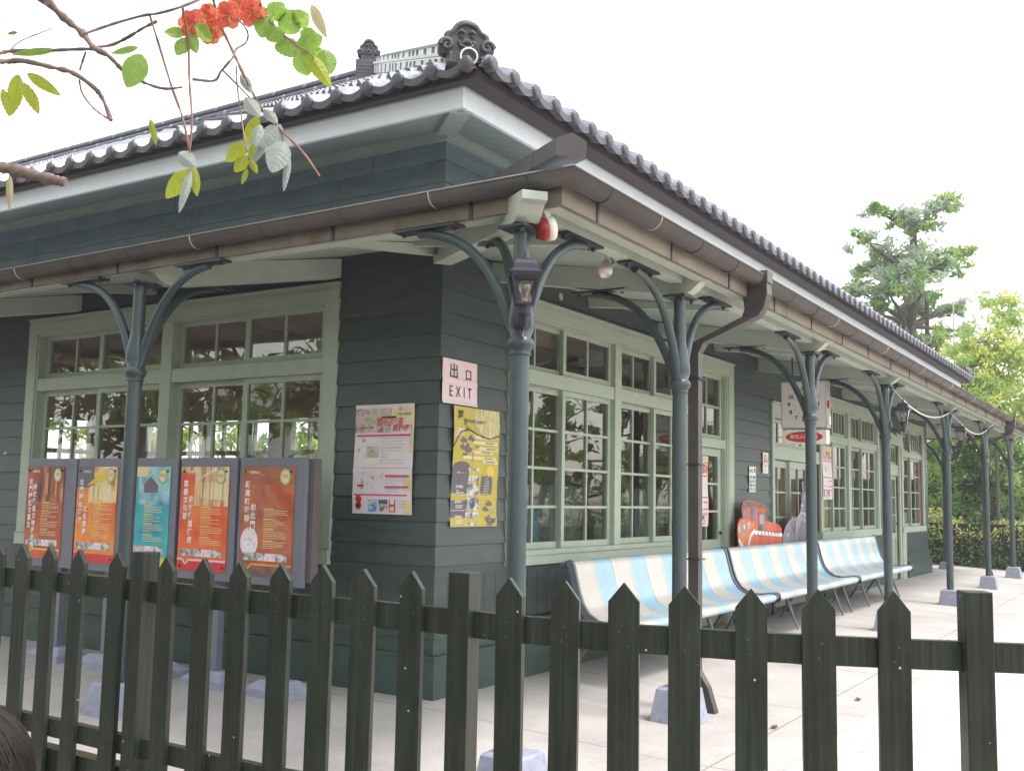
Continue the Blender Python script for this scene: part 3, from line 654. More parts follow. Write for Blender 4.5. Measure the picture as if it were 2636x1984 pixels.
# ridge-end ornaments
def ornament(c, ax, h, w_, tube=True):
    """cloud-shaped demon tile: ax = unit facing direction"""
    c = Vector(c); ax = Vector(ax).normalized(); sx = Vector((0, 0, 1)).cross(ax).normalized(); up = Vector((0, 0, 1))
    fn = lambda a, b, d: c+sx*a*w_+up*b*h+ax*d
    mb = MB()
    out = []
    def arc(cx, cy, r, a0, a1, n=10):
        for k in range(n+1):
            t = R(a0+(a1-a0)*k/n); out.append((cx+r*math.cos(t), cy+r*math.sin(t)))
    arc(.36, .40, .145, -100, 60); arc(.27, .62, .14, -10, 80); arc(0, .74, .26, 28, 152, 14); arc(-.27, .62, .14, 100, 190); arc(-.36, .40, .145, 120, 280)
    out += [(-.33, .12), (-.36, 0), (.36, 0), (.33, .12)]
    # outline is star-shaped round its middle, so fan it
    n = len(out); d0, d1 = -.05, .035
    ctr = (0, .45)
    F = [fn(a, b, d1) for a, b in out]; B = [fn(a, b, d0) for a, b in out]; I = [fn(ctr[0]+(a-ctr[0])*.86, ctr[1]+(b-ctr[1])*.86, d1+.014) for a, b in out]; J = [fn(ctr[0]+(a-ctr[0])*.74, ctr[1]+(b-ctr[1])*.74, d1-.006) for a, b in out]
    mb.grid([B, F, I, J], 'tile_dull', True, True); mb.add([fn(*ctr, d1-.004)]+J, [(0, 1+(i+1) % n, 1+i) for i in range(n)], 'tile_dull'); mb.add([fn(*ctr, d0)]+B, [(0, 1+i, 1+(i+1) % n) for i in range(n)], 'tile_dull')
    for cx, sgn in ((.36, 1), (-.36, -1)):      # scrolls
        pts = [fn(cx+sgn*(.12-.11*t)*math.cos(t*9), .40+(.12-.11*t)*math.sin(t*9)*w_/h, d1+.02) for t in [i/22 for i in range(23)]]
        mb.tube(pts, [.016*(1-.4*i/22) for i in range(23)], 'tile_dull', 7)
    rot = ax.to_track_quat('Z', 'Y').to_matrix()
    for a, b, r in ((-.1, .64, .015), (.1, .64, .015), (0, .53, .02), (-.13, .5, .014), (.13, .5, .014)):
        mb.lathe([(r*math.cos(t*.32), r*.9*math.sin(t*.32)) for t in range(5)]+[(0, r*.9)], 'tile_dull', 10, fn(a, b, d1-.004), rot)
    for sg in (-1, 1): mb.tube([fn(sg*.03, .70, d1+.004), fn(sg*.09, .735, d1+.014), fn(sg*.17, .70, d1+.006)], [.006, .011, .004], 'tile_dull', 6); mb.tube([fn(sg*.04, .60, d1+.004), fn(sg*.05, .50, d1+.010), fn(sg*.12, .42, d1+.004)], [.004, .008, .004], 'tile_dull', 6)
    mb.tube([fn(-.2, .80, d1), fn(-.1, .88, d1+.008), fn(0, .91, d1+.01), fn(.1, .88, d1+.008), fn(.2, .80, d1)], .008, 'tile_dull', 6)
    mb.tube([fn(-.13, .44, d1+.006), fn(-.06, .38, d1+.018), fn(0, .36, d1+.022), fn(.06, .38, d1+.018), fn(.13, .44, d1+.006)], .008, 'tile_dull', 6)
    if tube:
        mb.tube([fn(.02, .08, -.2), fn(.02, .10, .10)], .05, 'tile_dull', 18); mb.lathe([(.052, -.015), (.054, .012), (.044, .016), (.044, .008), (0, .008)], 'plaster', 20, fn(.02, .10, .10), rot); mb.lathe([(0, .0105), (.043, .0105)], 'tile_dull', 20, fn(.02, .10, .10), rot)
    return mb
ornament((-.905, -.80, EZ+.03), (-1, -.9, 0), .285, .335).build('ridge_ornament', roof)
OX, OY = RX-.03, RY-.02
mb = ornament((OX, OY, zr+.205), (-1, -.75, 0), .30, .27, False)
rt = Matrix.Rotation(R(37), 3, 'Z')
for k in range(9): mb.box((OX-.13-(.004 if k % 2 else 0), OY-.14, zr-.17+k*.042), (OX+.13, OY+.14, zr-.17+k*.042+(.036 if k % 2 else .042)), 'tile_dull', rt)
mb.tube([(OX+.03, OY+.03, zr+.34), (OX+.13, OY+.18, zr+.28), (OX+.23, OY+.34, zr+.27), (OX+.29, OY+.44, zr+.30)], [.05, .04, .035, .04], 'tile_dull', 10)
mb.build('ridge_ornament', roof)
ornament((XR, -.86, EZ), (1, -1, 0), .28, .34).build('ridge_ornament', roof)

# ------------------------------------------------------------------ canopy round the building
can = bpy.data.objects.new('canopy', None); COL.objects.link(can); can.parent = bld
CX, CY = 1.345, 1.72            # canopy edge: out from left wall, out from right wall
XC = 18.75
POSTX = [-1.35, .67, 3.65, 6.60, 10.45, 14.15, 17.5]; PY = -1.50; PLX = -1.35; PLY = [1.49, 4.6, 7.7]
ze, zw = 2.835, 3.115
mb = MB()   # roof deck: pale boards below, metal sheet above
mb.quad((-CX, -CY, ze), (0, 0, zw), (XE, 0, zw), (XC, -CY, ze), 'soffit'); mb.quad((-CX, -CY, ze), (-CX, YE, ze), (0, YE, zw), (0, 0, zw), 'soffit'); mb.quad((XE, 0, zw), (XE, 4.8, zw), (XC, 4.8, ze), (XC, -CY, ze), 'soffit')
t = .05
mb.quad((-CX-.08, -CY-.08, ze+.10), (XC+.08, -CY-.08, ze+.10), (XE, 0, zw+.14), (0, 0, zw+.14), 'roof_sheet'); mb.quad((-CX-.08, -CY-.08, ze+.10), (0, 0, zw+.14), (0, YE, zw+.14), (-CX-.08, YE, ze+.10), 'roof_sheet'); mb.quad((XE, 0, zw+.14), (XC+.08, -CY-.08, ze+.10), (XC+.08, 4.8, ze+.10), (XE, 4.8, zw+.14), 'roof_sheet')
mb.build('canopy_deck', can)
mb = MB()
mb.box((-CX, -CY-.02, 2.805), (XC, -CY+.012, 2.935), 'tan'); mb.box((-CX-.02, -CY-.02, 2.805), (-CX-.0005, YE, 2.935), 'tan'); mb.box((XC, -CY-.02, 2.805), (XC+.02, 4.8, 2.935), 'tan')
mb.build('canopy_fascia', can, bevel=.003)
mb = MB(); mb.box((-CX+.001, -CY+.013, 2.80), (-CX+.09, YE, 2.83), 'trim_pale'); mb.box((-CX+.091, -CY+.013, 2.80), (XC, -CY+.09, 2.83), 'trim_pale'); mb.build('edge_batten', can)
def zdeckR(y): return ze+(zw-ze)*(1+y/CY)       # y negative
def zdeckL(x): return ze+(zw-ze)*(1+x/CX)
beams_x = POSTX[1:6]+[17.5]
def noseprof(L, zwl, zp, h=.145):
    """rafter side profile: (out, z) from wall to nose"""
    top = lambda s: zwl-.012-(zwl-zp-h+.0)*s/L
    pts = [(0, zwl-.155), (L-.22, zp), (L-.14, zp+.004), (L-.10, zp+.03), (L-.05, zp+.075), (L, zp+.085), (L, zp+h-.02), (0, zwl-.012)]
    return pts
for x in beams_x:
    mb = MB(); mb.prism(noseprof(CY-.005, zw, 2.72), lambda a, b, d: (x+d, -a, b), -.05, .05, 'trim_pale'); mb.build('rafter', can, bevel=.003)
for y in PLY:
    sk = Vector((-1.35, .52, 0)); ls = CX*sk.length/1.35; sk.normalize(); sn = Vector((0, 0, 1)).cross(sk)
    mb = MB(); mb.prism(noseprof(ls-.005, zw-.005, 2.72), lambda a, b, d: Vector((0, y-.52, b))+sk*a+sn*d, -.05, .05, 'trim_pale'); mb.build('rafter', can, bevel=.003)
dg = Vector((-1.35, -1.5, 0)).normalized(); dn = Vector((0, 0, 1)).cross(dg); LD = 2.06*1.06
mb = MB(); mb.prism(noseprof(LD+.05, zw, 2.725, .15), lambda a, b, d: dg*a+dn*d+Vector((0, 0, b)), -.065, .065, 'trim_pale'); mb.build('rafter', can, bevel=.003)
for x0, x1 in zip([-1.35]+beams_x, beams_x+[XC]):
    mb = MB(); s0 = .17 if x0 < 0 else .055
    mb.box((x0+s0, PY-.045, 2.795), (x1-.055, PY+.045, zdeckR(PY)-.006), 'trim_pale'); mb.build('longitudinal_beam', can, bevel=.003)
    if x0 > 0 or True:
        mb = MB(); xm = (x0+x1)/2; mb.prism([(0.0, zw-.10), (CY-.1, ze-.02+.02), (CY-.1, ze+.02), (0, zw-.01)], lambda a, b, d: (xm+d, -a, b), -.03, .03, 'trim_pale'); mb.build('rafter', can)
for y0, y1 in zip([-1.5]+PLY, PLY+[YE]):
    mb = MB(); mb.box((PLX+.012, y0+(.17 if y0 < 0 else .055), 2.795), (PLX+.10, y1-.055, 2.85), 'trim_pale'); mb.build('longitudinal_beam', can, bevel=.003)
    mb = MB(); ym = (y0+y1)/2; mb.prism([(0.0, zw-.10), (CX-.1, ze), (CX-.1, ze+.02), (0, zw-.01)], lambda a, b, d: (-a, ym+d, b), -.03, .03, 'trim_pale'); mb.build('rafter', can)
# gutters
GZt = 2.952
def gutter(path, name):
    mb = MB(); r = .068; P = [Vector((p[0], p[1], GZt+(p[2] if len(p) > 2 else 0))) for p in path]; outs, ins = [], []
    nrm = []
    for i in range(len(P)-1):
        d = (P[i+1]-P[i]).normalized(); nrm.append(Vector((d.y, -d.x, 0)).normalized())
    for i, p in enumerate(P):
        n = nrm[min(i, len(nrm)-1)] if i in (0, len(P)-1) else (nrm[i-1]+nrm[i]).normalized()/math.cos(math.acos(nrm[i-1].dot(nrm[i]))/2)
        for rr, L in ((r, outs), (r-.006, ins)): L.append([p+n*(math.cos(t)*rr)+Vector((0, 0, math.sin(t)*rr)) for t in [math.pi+math.pi*k/14 for k in range(15)]])
    mb.grid(outs, 'copper_pale'); mb.grid(ins, 'copper')
    mb.tube([o[0] for o in outs], .007, 'copper_pale', 8); mb.tube([o[-1] for o in outs], .008, 'copper_pale', 8)
    for i in range(len(P)-1):
        p, q = P[i], P[i+1]; L = (q-p).length; d = (q-p).normalized(); x = nrm[i]; k = .35; c = 0
        while k < L-.1:
            o = p+d*k; ring = [o+(x*math.cos(t)+Vector((0, 0, 1))*math.sin(t))*(r+.003) for t in [math.pi*2-math.pi*j/12 for j in range(13)]]
            if c % 3 == 1: mb.tube(ring[:8], .0035, 'wire', 6)
            else: mb.tube(ring, .004, 'copper', 6)
            k += .62; c += 1
    return mb.build(name, can)
gutter([(-1.415, YE, -.10), (-1.415, -1.80), (XC+.05, -1.80)], 'gutter')
k = -1.0
while k < XC: mb = MB(); mb.box((k, -CY-.027, 2.80), (k+.022, -CY-.021, 2.93), 'iron_dark'); mb.build('gutter_strap', can); k += .97
k = -1.2
while k < 6.5: mb = MB(); mb.box((-CX-.027, k, 2.80), (-CX-.021, k+.022, 2.93), 'iron_dark'); mb.build('gutter_strap', can); k += .97
# hip cap of the metal canopy roof
mb = MB(); h0, h1 = Vector((.02, .02, zw+.20)), Vector((-1.48, -1.86, ze+.235)); hv = (h1-h0); n = 7
for k in range(n):
    a, b = h0+hv*(k/n), h0+hv*((k+1)/n-.004); dd = hv.normalized(); xx = dd.cross(Vector((0, 0, 1))).normalized(); uu = xx.cross(dd); g = 1+.06*k/n
    pr_ = [(-.075*g, -.07), (.075*g, -.07), (.075*g, .015), (0, .05), (-.075*g, .015)]
    mb.prism(pr_, lambda p_, q_, d_: (a if d_ == 0 else b)+xx*p_+uu*q_, 0, 1, 'copper')
mb.build('hip_cap', can)
# downspouts
def downspout(xg, xp, yp, zb, foot):
    mb = MB(); w_, dp = .085, .075
    mb.box((xg-.06, -1.895, 2.90), (xg+.06, -1.70, 2.985), 'copper')
    path = [Vector((xg, -1.80, 2.93)), Vector((xg, -1.80, 2.72)), Vector((xp, yp, 2.44)), Vector((xp, yp, 2.36))]
    def ring(c, sx, sy): return [c+Vector((sx*a, sy*b, 0)) for a, b in ((-1, -1), (1, -1), (1, 1), (-1, 1))]
    mb.grid([ring(Vector((xg, -1.80, 2.92)), .05, .085), ring(Vector((xg, -1.80, 2.82)), .055, .09), ring(Vector((xg, -1.79, 2.72)), .045, .07), ring(Vector((xg-.02, -1.77, 2.66)), .05, .06),
             ring(Vector((xp+.02, yp-.02, 2.45)), .05, .05), ring(Vector((xp, yp, 2.38)), .038, .038), ring(Vector((xp, yp, zb)), .036, .036)], 'copper', False, True)
    if foot: mb.grid([ring(Vector((xp, yp, zb)), .036, .036), ring(Vector((xp+.01, yp-.06, zb*.5)), .034, .038), ring(Vector((xp+.015, yp-.11, -.07)), .034, .04)], 'copper', False, True)
    for z in (.95, 1.6, 2.2):
        mb.tube([(xp-.05, yp-.05, z), (xp+.05, yp-.05, z), (xp+.05, yp+.05, z), (xp-.05, yp+.05, z), (xp-.05, yp-.05, z)], .006, 'iron_dark', 6)
    mb.build('downspout', bld)
downspout(1.36, 1.06, -1.45, .20, True); downspout(15.1, 14.62, -1.40, .36, True)

# ------------------------------------------------------------------ canopy posts
def post(x, y, dirs, zblock, label, group='iron posts carrying the platform canopy'):
    z0 = gz(x, y)
    t = thing('canopy_post', (x, y, z0), label, 'post', group); o = Vector((x, y, 0))
    mb = MB(); mb.lathe([(.0485, zblock-.01), (.0485, 2.05), (.043, 2.16), (.041, 2.70)], 'iron', 24, o); mb.build('shaft', t)
    mb = MB(); mb.lathe([(.048, 2.055), (.056, 2.062), (.058, 2.07), (.05, 2.075), (.06, 2.09), (.071, 2.105), (.073, 2.125), (.064, 2.145), (.055, 2.152), (.07, 2.20), (.066, 2.27), (.043, 2.40)], 'iron', 28, o); mb.build('collar', t)
    mb = MB(); mb.box((x-.11, y-.08, 2.70), (x+.11, y+.08, 2.716), 'iron_dark')
    for sx in (-.08, .08): mb.lathe([(.014, 2.675), (.014, 2.70)], 'iron_dark', 6, (x+sx, y-.05, 0))
    mb.build('top_plate', t, bevel=.002)
    for d, reach, zt in dirs:
        d = Vector((*d, 0)).normalized(); s = Vector((0, 0, 1)).cross(d); P = [(.02, 2.12), (.13, 2.44), (.27, zt-.055), (reach, zt-.022)]
        pts = []
        for k in range(17):
            u = k/16; c = [(1-u)**3, 3*u*(1-u)**2, 3*u*u*(1-u), u**3]
            pts.append(o+d*sum(a*p[0] for a, p in zip(c, P))+Vector((0, 0, sum(a*p[1] for a, p in zip(c, P)))))
        mb = MB(); mb.tube(pts, [.031-.006*k/16 for k in range(17)], 'iron', 12)
        c = o+d*(reach-.06); vs = [c+d*a+s*b+Vector((0, 0, e)) for e in (zt-.012, zt) for a, b in ((-.21, -.05), (.21, -.05), (.21, .05), (-.21, .05))]
        mb.add(vs, [(0, 3, 2, 1), (4, 5, 6, 7), (0, 1, 5, 4), (1, 2, 6, 5), (2, 3, 7, 6), (3, 0, 4, 7)], 'iron_dark')
        for a in (-.17, .17): mb.lathe([(.012, zt-.03), (.012, zt-.012)], 'iron_dark', 6, c+d*a)
        mb.build('brace_arm', t)
    a, b = .155, .115
    mb = MB(); mb.grid([[Vector((x+sx*q, y+sy*q, z)) for sx, sy in ((-1, -1), (1, -1), (1, 1), (-1, 1))] for q, z in ((a, z0-.05), (b, zblock-.012), (b-.012, zblock))], 'block', False, True)
    mb.add([(x+sx*(b-.012), y+sy*(b-.012), zblock) for sx, sy in ((-1, -1), (1, -1), (1, 1), (-1, 1))], [(0, 1, 2, 3)], 'block'); mb.build('foot_block', t, bevel=.006)
    return t
def tiez(r): return 2.72+.33*(r/1.5)*.75
XP, XM, YP, YM = (1, 0), (-1, 0), (0, 1), (0, -1)
labs = ['pale canopy post at the building corner carrying a black lantern', 'dark canopy post beside the brown downpipe in front of the first bench', 'canopy post standing in front of the hanging clock box', 'canopy post with a lantern in front of the third bench',
        'canopy post with a lantern near the far end of the wall', 'canopy post beside the second brown downpipe, far along the platform', 'farthest canopy post at the right edge near the hedge']
for i, (x, lb) in enumerate(zip(POSTX, labs)):
    if i == 0: dirs = [(XP, .66, 2.79), (YP, .66, 2.79), ((1.35, 1.5), .62, 2.81), ((1, .25), .5, 2.79)][:3]
    else: dirs = [(XP, .70, 2.79), (XM, .70, 2.79), (YP, .66, 2.81)]
    post(x, PY, dirs, (.125, .15, .15, .15, .15, .15, .15)[i], lb)
post(PLX, PLY[0], [(YP, .66, 2.79), (YM, .66, 2.79), (XP, .62, 2.81)], .13, 'canopy post in front of the row of display boards and the left window')
post(18.3, -.1, [(YP, .6, 2.79), (YM, .6, 2.79)], .15, 'canopy post round the far corner, half hidden, against the hedge')

# ------------------------------------------------------------------ wall lanterns
def lantern(px, py, d, label):
    d = Vector((*d, 0)).normalized(); o = Vector((px, py, 0)); s = Vector((0, 0, 1)).cross(d)
    t = thing('wall_lantern', (px, py, 2.2), label, 'lantern', 'lanterns on the canopy posts')
    rot = Matrix((s, Vector((0, 0, 1)), d)).transposed()
    b = o+d*.055
    mb = MB(); mb.lathe([(0, -.012), (.058, -.012), (.06, 0), (.052, .012), (.03, .018), (0, .02)], 'lantern', 20, b+Vector((0, 0, 2.235)), rot @ Matrix.Diagonal((.85, 1.15, 1))); mb.build('back_plate', t)
    c = o+d*.20
    mb = MB(); mb.tube([b+Vector((0, 0, 2.23)), b+d*.03+Vector((0, 0, 2.20)), b+d*.08+Vector((0, 0, 2.19)), c+Vector((0, 0, 2.20)), c+Vector((0, 0, 2.25))], [.016, .018, .014, .018, .022], 'lantern', 10)
    mb.lathe([(0, 2.165), (.012, 2.17), (.02, 2.19), (.02, 2.215), (.03, 2.23), (.034, 2.245), (.03, 2.262), (.042, 2.28)], 'lantern', 14, c)
    mb.tube([b+Vector((0, 0, 2.19))+d*.01, b+d*.05+Vector((0, 0, 2.155)), b+d*.07+Vector((0, 0, 2.13))], [.014, .012, .006], 'lantern', 8)
    mb.build('bracket', t)
    def sq(r, z): return [c+s*(r*a)+d*(r*e)+Vector((0, 0, z)) for a, e in ((-1, -1), (1, -1), (1, 1), (-1, 1))]
    mb = MB(); mb.grid([sq(.078, 2.425), sq(.08, 2.437), sq(.06, 2.455), sq(.057, 2.48), sq(.048, 2.50), sq(.012, 2.515)], 'lantern', False, True); mb.add(sq(.078, 2.425), [(0, 3, 2, 1)], 'lantern')
    mb.lathe([(.01, 2.51), (.012, 2.525), (.006, 2.532), (.009, 2.54), (.0, 2.556)], 'lantern', 8, c); mb.build('cap', t)
    mb = MB(); lo, hi = sq(.04, 2.288), sq(.067, 2.425)
    for k in range(4):
        mb.beam(lo[k], hi[k], .011, .011, 'lantern', d); mb.beam(lo[k], lo[(k+1) % 4], .011, .011, 'lantern')
        mb.beam(hi[k], hi[(k+1) % 4], .012, .014, 'lantern')
    mb.add(sq(.042, 2.280), [(0, 3, 2, 1)], 'lantern'); mb.grid([sq(.042, 2.280), sq(.042, 2.29)], 'lantern', False, True); mb.build('frame', t)
    mb = MB(); mb.grid([sq(.039, 2.288), sq(.0655, 2.425)], 'lglass', False, True); mb.build('glass', t)
    mb = MB(); mb.lathe([(.014, 2.285), (.014, 2.315)], 'ivory', 12, c); mb.lathe([(.013, 2.315), (.02, 2.335), (.03, 2.36), (.031, 2.378), (.024, 2.398), (0, 2.408)], 'bulb', 16, c); mb.tube([c+s*.006+Vector((0, 0, 2.32)), c+s*.008+Vector((0, 0, 2.37)), c-s*.008+Vector((0, 0, 2.37)), c-s*.006+Vector((0, 0, 2.32))], .0015, 'wire', 5); mb.build('bulb', t)
lantern(-1.35, -1.5, (-.80, -.6), 'black lantern on the pale corner post, bulb showing through its glass')
lantern(6.60, -1.5, YM, 'black lantern on the post in front of the third bench')
lantern(10.45, -1.5, YM, 'black lantern on the post near the far end of the wall')
mb = MB()
def sag(p, q, s, r, m, n=10):
    p, q = Vector(p), Vector(q); mb.tube([p+(q-p)*k/n-Vector((0, 0, 4*s*(k/n)*(1-k/n))) for k in range(n+1)], r, m, 6)
sag((6.7, -1.55, 2.70), (6.6, -1.70, 2.54), .0, .007, 'ivory'); sag((6.6, -1.70, 2.54), (10.4, -1.56, 2.70), .13, .008, 'ivory'); sag((10.5, -1.55, 2.70), (10.45, -1.70, 2.54), .0, .007, 'ivory'); sag((10.45, -1.7, 2.54), (14.1, -1.56, 2.70), .12, .008, 'ivory')
tag(mb.build('power_cable'), 'thin pale cable sagging between the far lanterns under the canopy', 'cable')

# alarm bell
t = thing('alarm_bell', (-1.30, -1.62, 2.71), 'red alarm bell with white back box under the canopy corner', 'bell')
rot = Vector((-.78, .6, -.2)).to_track_quat('Z', 'Y').to_matrix(); o = Vector((-1.30, -1.62, 2.71))
mb = MB(); mb.lathe([(0, -.03), (.060, -.03), (.062, .012), (0, .012)], 'ivory', 24, o, rot); mb.build('back_box', t)
mb = MB(); mb.lathe([(.058, .012), (.06, .026), (.05, .042), (.025, .053), (0, .054)], 'bell', 24, o, rot); mb.build('gong', t)
mb = MB(); mb.beam((-1.30, -1.62, 2.77), (-1.33, -1.60, 2.84), .03, .03, 'ivory'); mb.build('bracket', t)
# spotlight
t = thing('spotlight', (-.09, -1.33, 2.86), 'small white spotlight hanging under the canopy with a black lead', 'spotlight'); o = Vector((-.09, -1.33, 0))
mb = MB(); mb.lathe([(.0, 2.885), (.03, 2.885), (.03, 2.872), (.012, 2.868), (.011, 2.82), (.015, 2.81), (0, 2.80)], 'ivory', 14, o); mb.build('stem', t)
rot = Vector((-.35, -.15, -1)).to_track_quat('Z', 'Y').to_matrix()
mb = MB(); mb.lathe([(0, -.05), (.028, -.045), (.044, -.02), (.044, .0), (.046, .002), (.045, .025), (.03, .055), (.03, .048), (0, .045)], 'ivory', 20, o+Vector((-.005, 0, 2.775)), rot); mb.build('lamp_head', t)
mb = MB(); mb.tube([(-.05, -1.33, 2.80), (-.02, -1.35, 2.825), (-.14, -1.38, 2.85), (-.35, -1.42, 2.84), (-.52, -1.46, 2.80), (-.56, -1.49, 2.785)], .006, 'iron_dark', 6); mb.build('lead', t)

# ------------------------------------------------------------------ picket fence
fence = thing('picket_fence', (-2.78, -1.5, GZ), 'dark green picket fence with pointed pales along the platform edge', 'fence')
PK = [(-2.768, .82), (-2.768, .605), (-2.766, .394), (-2.77, .18), (-2.776, -.04), (-2.785, -.325), (-2.787, -.662), (-2.792, -.891), (-2.795, -1.097), (-2.798, -1.331), (-2.784, -1.53), (-2.757, -1.711), (-2.742, -1.925), (-2.725, -2.338), (-2.686, -2.524), (-2.640, -2.725), (-2.567, -2.903), (-2.505, -3.103), (-2.415, -3.296), (-2.309, -3.497), (-2.10, -3.93), (-2.0, -4.12)]
def tang(i):
    a = Vector(PK[max(0, i-1)]); b = Vector(PK[min(len(PK)-1, i+1)]); return (b-a).normalized()
rg = random.Random(5)
for i, (x, y) in enumerate(PK):
    tg = tang(i); T3 = Vector((tg.x, tg.y, 0)); N3 = Vector((tg.y, -tg.x, 0))
    if N3.x > 0: N3 = -N3                               # towards the camera side
    c = Vector((x, y, 0)); hw = .05+rg.uniform(-.0015, .0015); zt = 1.08+rg.uniform(-.006, .006); ln = rg.uniform(-.006, .006)
    mb = MB()
    dzr = -.032*min(1.1, max(0, (-1.6-y)/1.8))
    for zz in (.94, .895, .285, .245): zz += dzr; mb.lathe([(.0045, 0), (.0045, .0012), (0, .0016)], 'iron_dark', 8, c+T3*rg.uniform(-.018, .018)+N3*.0+Vector((0, 0, zz)), N3.to_track_quat('Z', 'Y').to_matrix())
    mb.prism([(-hw, .03), (hw, .03), (hw, zt-.062), (0, zt), (-hw, zt-.062)], lambda a, b, d: c+T3*(a+ln*b)+N3*d+Vector((0, 0, b)), 0, -.022, 'fence'); mb.build('picket', fence, bevel=.0015, recalc=True)
FP = [(-2.755, .99), (-2.757, -.49), (-2.705, -2.135), (-2.175, -3.715)]
for x, y in FP:
    i = min(range(len(PK)), key=lambda k: abs(PK[k][1]-y)); tg = tang(i); T3 = Vector((tg.x, tg.y, 0)); N3 = Vector((-tg.y, tg.x, 0)); c = Vector((x, y, 0))
    mb = MB(); mb.prism([(-.042, -.042), (.042, -.042), (.042, .042), (-.042, .042)], lambda a, b, d: c+T3*a+N3*b+Vector((0, 0, d)), GZ-.1, 1.085, 'fence'); mb.build('fence_post', fence, bevel=.003, recalc=True)
def offs(k):   # rail line just behind the pales
    x, y = PK[k]; tg = tang(k); n = Vector((-tg.y, tg.x)); n = n if n.x > 0 else -n
    return Vector((x, y))+n*.0425
for z0, z1 in ((.872, .962), (.225, .305)):
    mb = MB(); rows = []
    for k in range(len(PK)):
        p = offs(k); tg = tang(k); n = Vector((-tg.y, tg.x)); n = n if n.x > 0 else -n
        a, b = p-n*.0185, p+n*.0185
        dz = -.032*min(1.1, max(0, (-1.6-p.y)/1.8)); rows.append([(a.x, a.y, z0+dz), (a.x, a.y, z1+dz), (b.x, b.y, z1+dz), (b.x, b.y, z0+dz)])
    mb.grid(rows, 'fence', False, True); mb.build('rail', fence, recalc=True)
mb = MB(); rows = []
for k in range(len(PK)):
    p = offs(k)+Vector((.05, 0)); rows.append([(p.x-.05, p.y, GZ-.05), (p.x-.05, p.y, .165), (p.x+.02, p.y, .165), (p.x+.02, p.y, GZ-.05)])
mb.grid(rows, 'fence', False, True); mb.build('base_board', fence, recalc=True)

# ------------------------------------------------------------------ benches
PROF = [(-.285, .835), (-.30, .862), (-.325, .872), (-.350, .858), (-.365, .82), (-.385, .74), (-.410, .64), (-.445, .545), (-.495, .475), (-.57, .432), (-.66, .420), (-.75, .428), (-.83, .440), (-.875, .438), (-.898, .418), (-.898, .392), (-.878, .375)]
def bench(x0, x1, label):
    t = thing('platform_bench', (x0, -.6, 0), label, 'bench', 'striped benches along the platform wall')
    n = 10; w_ = (x1-x0)/n
    mb = MB()
    for k in range(n):
        m = ('cream', 'blue')[k % 2]; a, b = x0+k*w_, x0+(k+1)*w_-.008
        mb.grid([[(q, y, z) for q in (a, b)] for y, z in PROF], m, True)
        if k < n-1: mb.grid([[(q, y-.0015, z+.0015) for q in (b-.001, b+.009)] for y, z in PROF], 'seam', True)
    mb.grid([[(q, y+.018, z-.012) for q in (x1, x0)] for y, z in PROF], 'greyplastic', True)
    mb.build('seat_shell', t)
    for xs_, s_ in ((x0, -1), (x1, 1)):
        mb = MB(); rows = []
        for i, (y, z) in enumerate(PROF):
            p, q = PROF[max(0, i-1)], PROF[min(len(PROF)-1, i+1)]; tx, tz = q[0]-p[0], q[1]-p[1]; l = math.hypot(tx, tz); ny, nz = tz/l, -tx/l   # into the shell underside
            if ny < 0 and i > 3 and i < 9: ny, nz = -ny, -nz
            th = .05
            c = Vector((xs_, y, z)); oy, oz = (.012*(-1 if y > -.35 else -1), .012)
            rows.append([c+Vector((s_*0, oy*.5, oz)), c+Vector((s_*.03, oy*.5, oz)), c+Vector((s_*.03, .045 if z > .5 else .01, -.05 if z < .5 else -.01)), c+Vector((0, .045 if z > .5 else .01, -.05 if z < .5 else -.01))])
        mb.grid(rows, 'greyplastic', False, True); mb.build('end_frame', t, recalc=True)
    for k in range(4):
        xl = x0+.16+(x1-x0-.32)*k/3
        for (ya, yb) in ((-.58, -.735), (-.50, -.235)):
            mb = MB(); g = gz(xl, yb); mb.tube([(xl-.01, ya, .40), (xl, (ya+yb)/2, (.4+g)/2), (xl+.015, yb, g)], [.024, .019, .010], 'leg', 10); mb.build('leg', t)
        mb = MB(); mb.beam((xl, -.48, .40), (xl, -.82, .40), .05, .02, 'leg'); mb.build('bearer', t)
    return t
bench(1.32, 4.50, 'striped cream and blue bench nearest the building corner, below the large window'); bench(4.62, 7.70, 'striped cream and blue bench in front of the two train cut-outs'); bench(7.82, 10.88, 'striped cream and blue bench farthest along, with an open end seat')

# ------------------------------------------------------------------ train cut-outs leaning on the wall
def catmat(): pass
M['train_red'] = picmat('train_red', [(.42, .05, .03), (.62, .10, .05), (.66, .16, .07)], 5, 1); M['train_orange'] = picmat('train_orange', [(.5, .1, .04), (.66, .2, .07), (.6, .22, .1)], 6, 2)
M['train_black'] = picmat('train_black', [(.05, .045, .07), (.16, .15, .2), (.3, .28, .36)], 9, 3); M['train_roof'] = picmat('train_roof', [(.1, .06, .05), (.25, .14, .1)], 8, 4)
def cut(poly, d0=.0, d1=.015): return poly
t = thing('train_cutout', (6.2, -.12, 0), 'flat painted cut-out of a red and white locomotive behind the bench', 'cut-out')
fr = lambda a, b, d: Vector((a, -.15-d+(b-.6)*.03, b))
mb = MB(); mb.prism([(5.46, .55), (5.44, .90), (5.42, 1.0), (5.44, 1.10), (5.52, 1.16), (5.60, 1.17), (5.58, 1.28), (5.62, 1.345), (5.78, 1.37), (6.10, 1.355), (6.38, 1.31), (6.46, 1.27), (6.44, 1.24), (6.38, 1.23), (6.42, 1.13), (6.90, 1.075), (6.98, 1.03), (6.99, .9), (6.98, .55)], fr, 0, .014, 'train_red', 'dark'); mb.build('panel', t, recalc=True)
mb = MB()
for a in (5.7, 6.7): mb.beam((a, -.125, gz(a, -.13)), (a, -.135, .7), .03, .02, 'dark', (0, 1, 0))
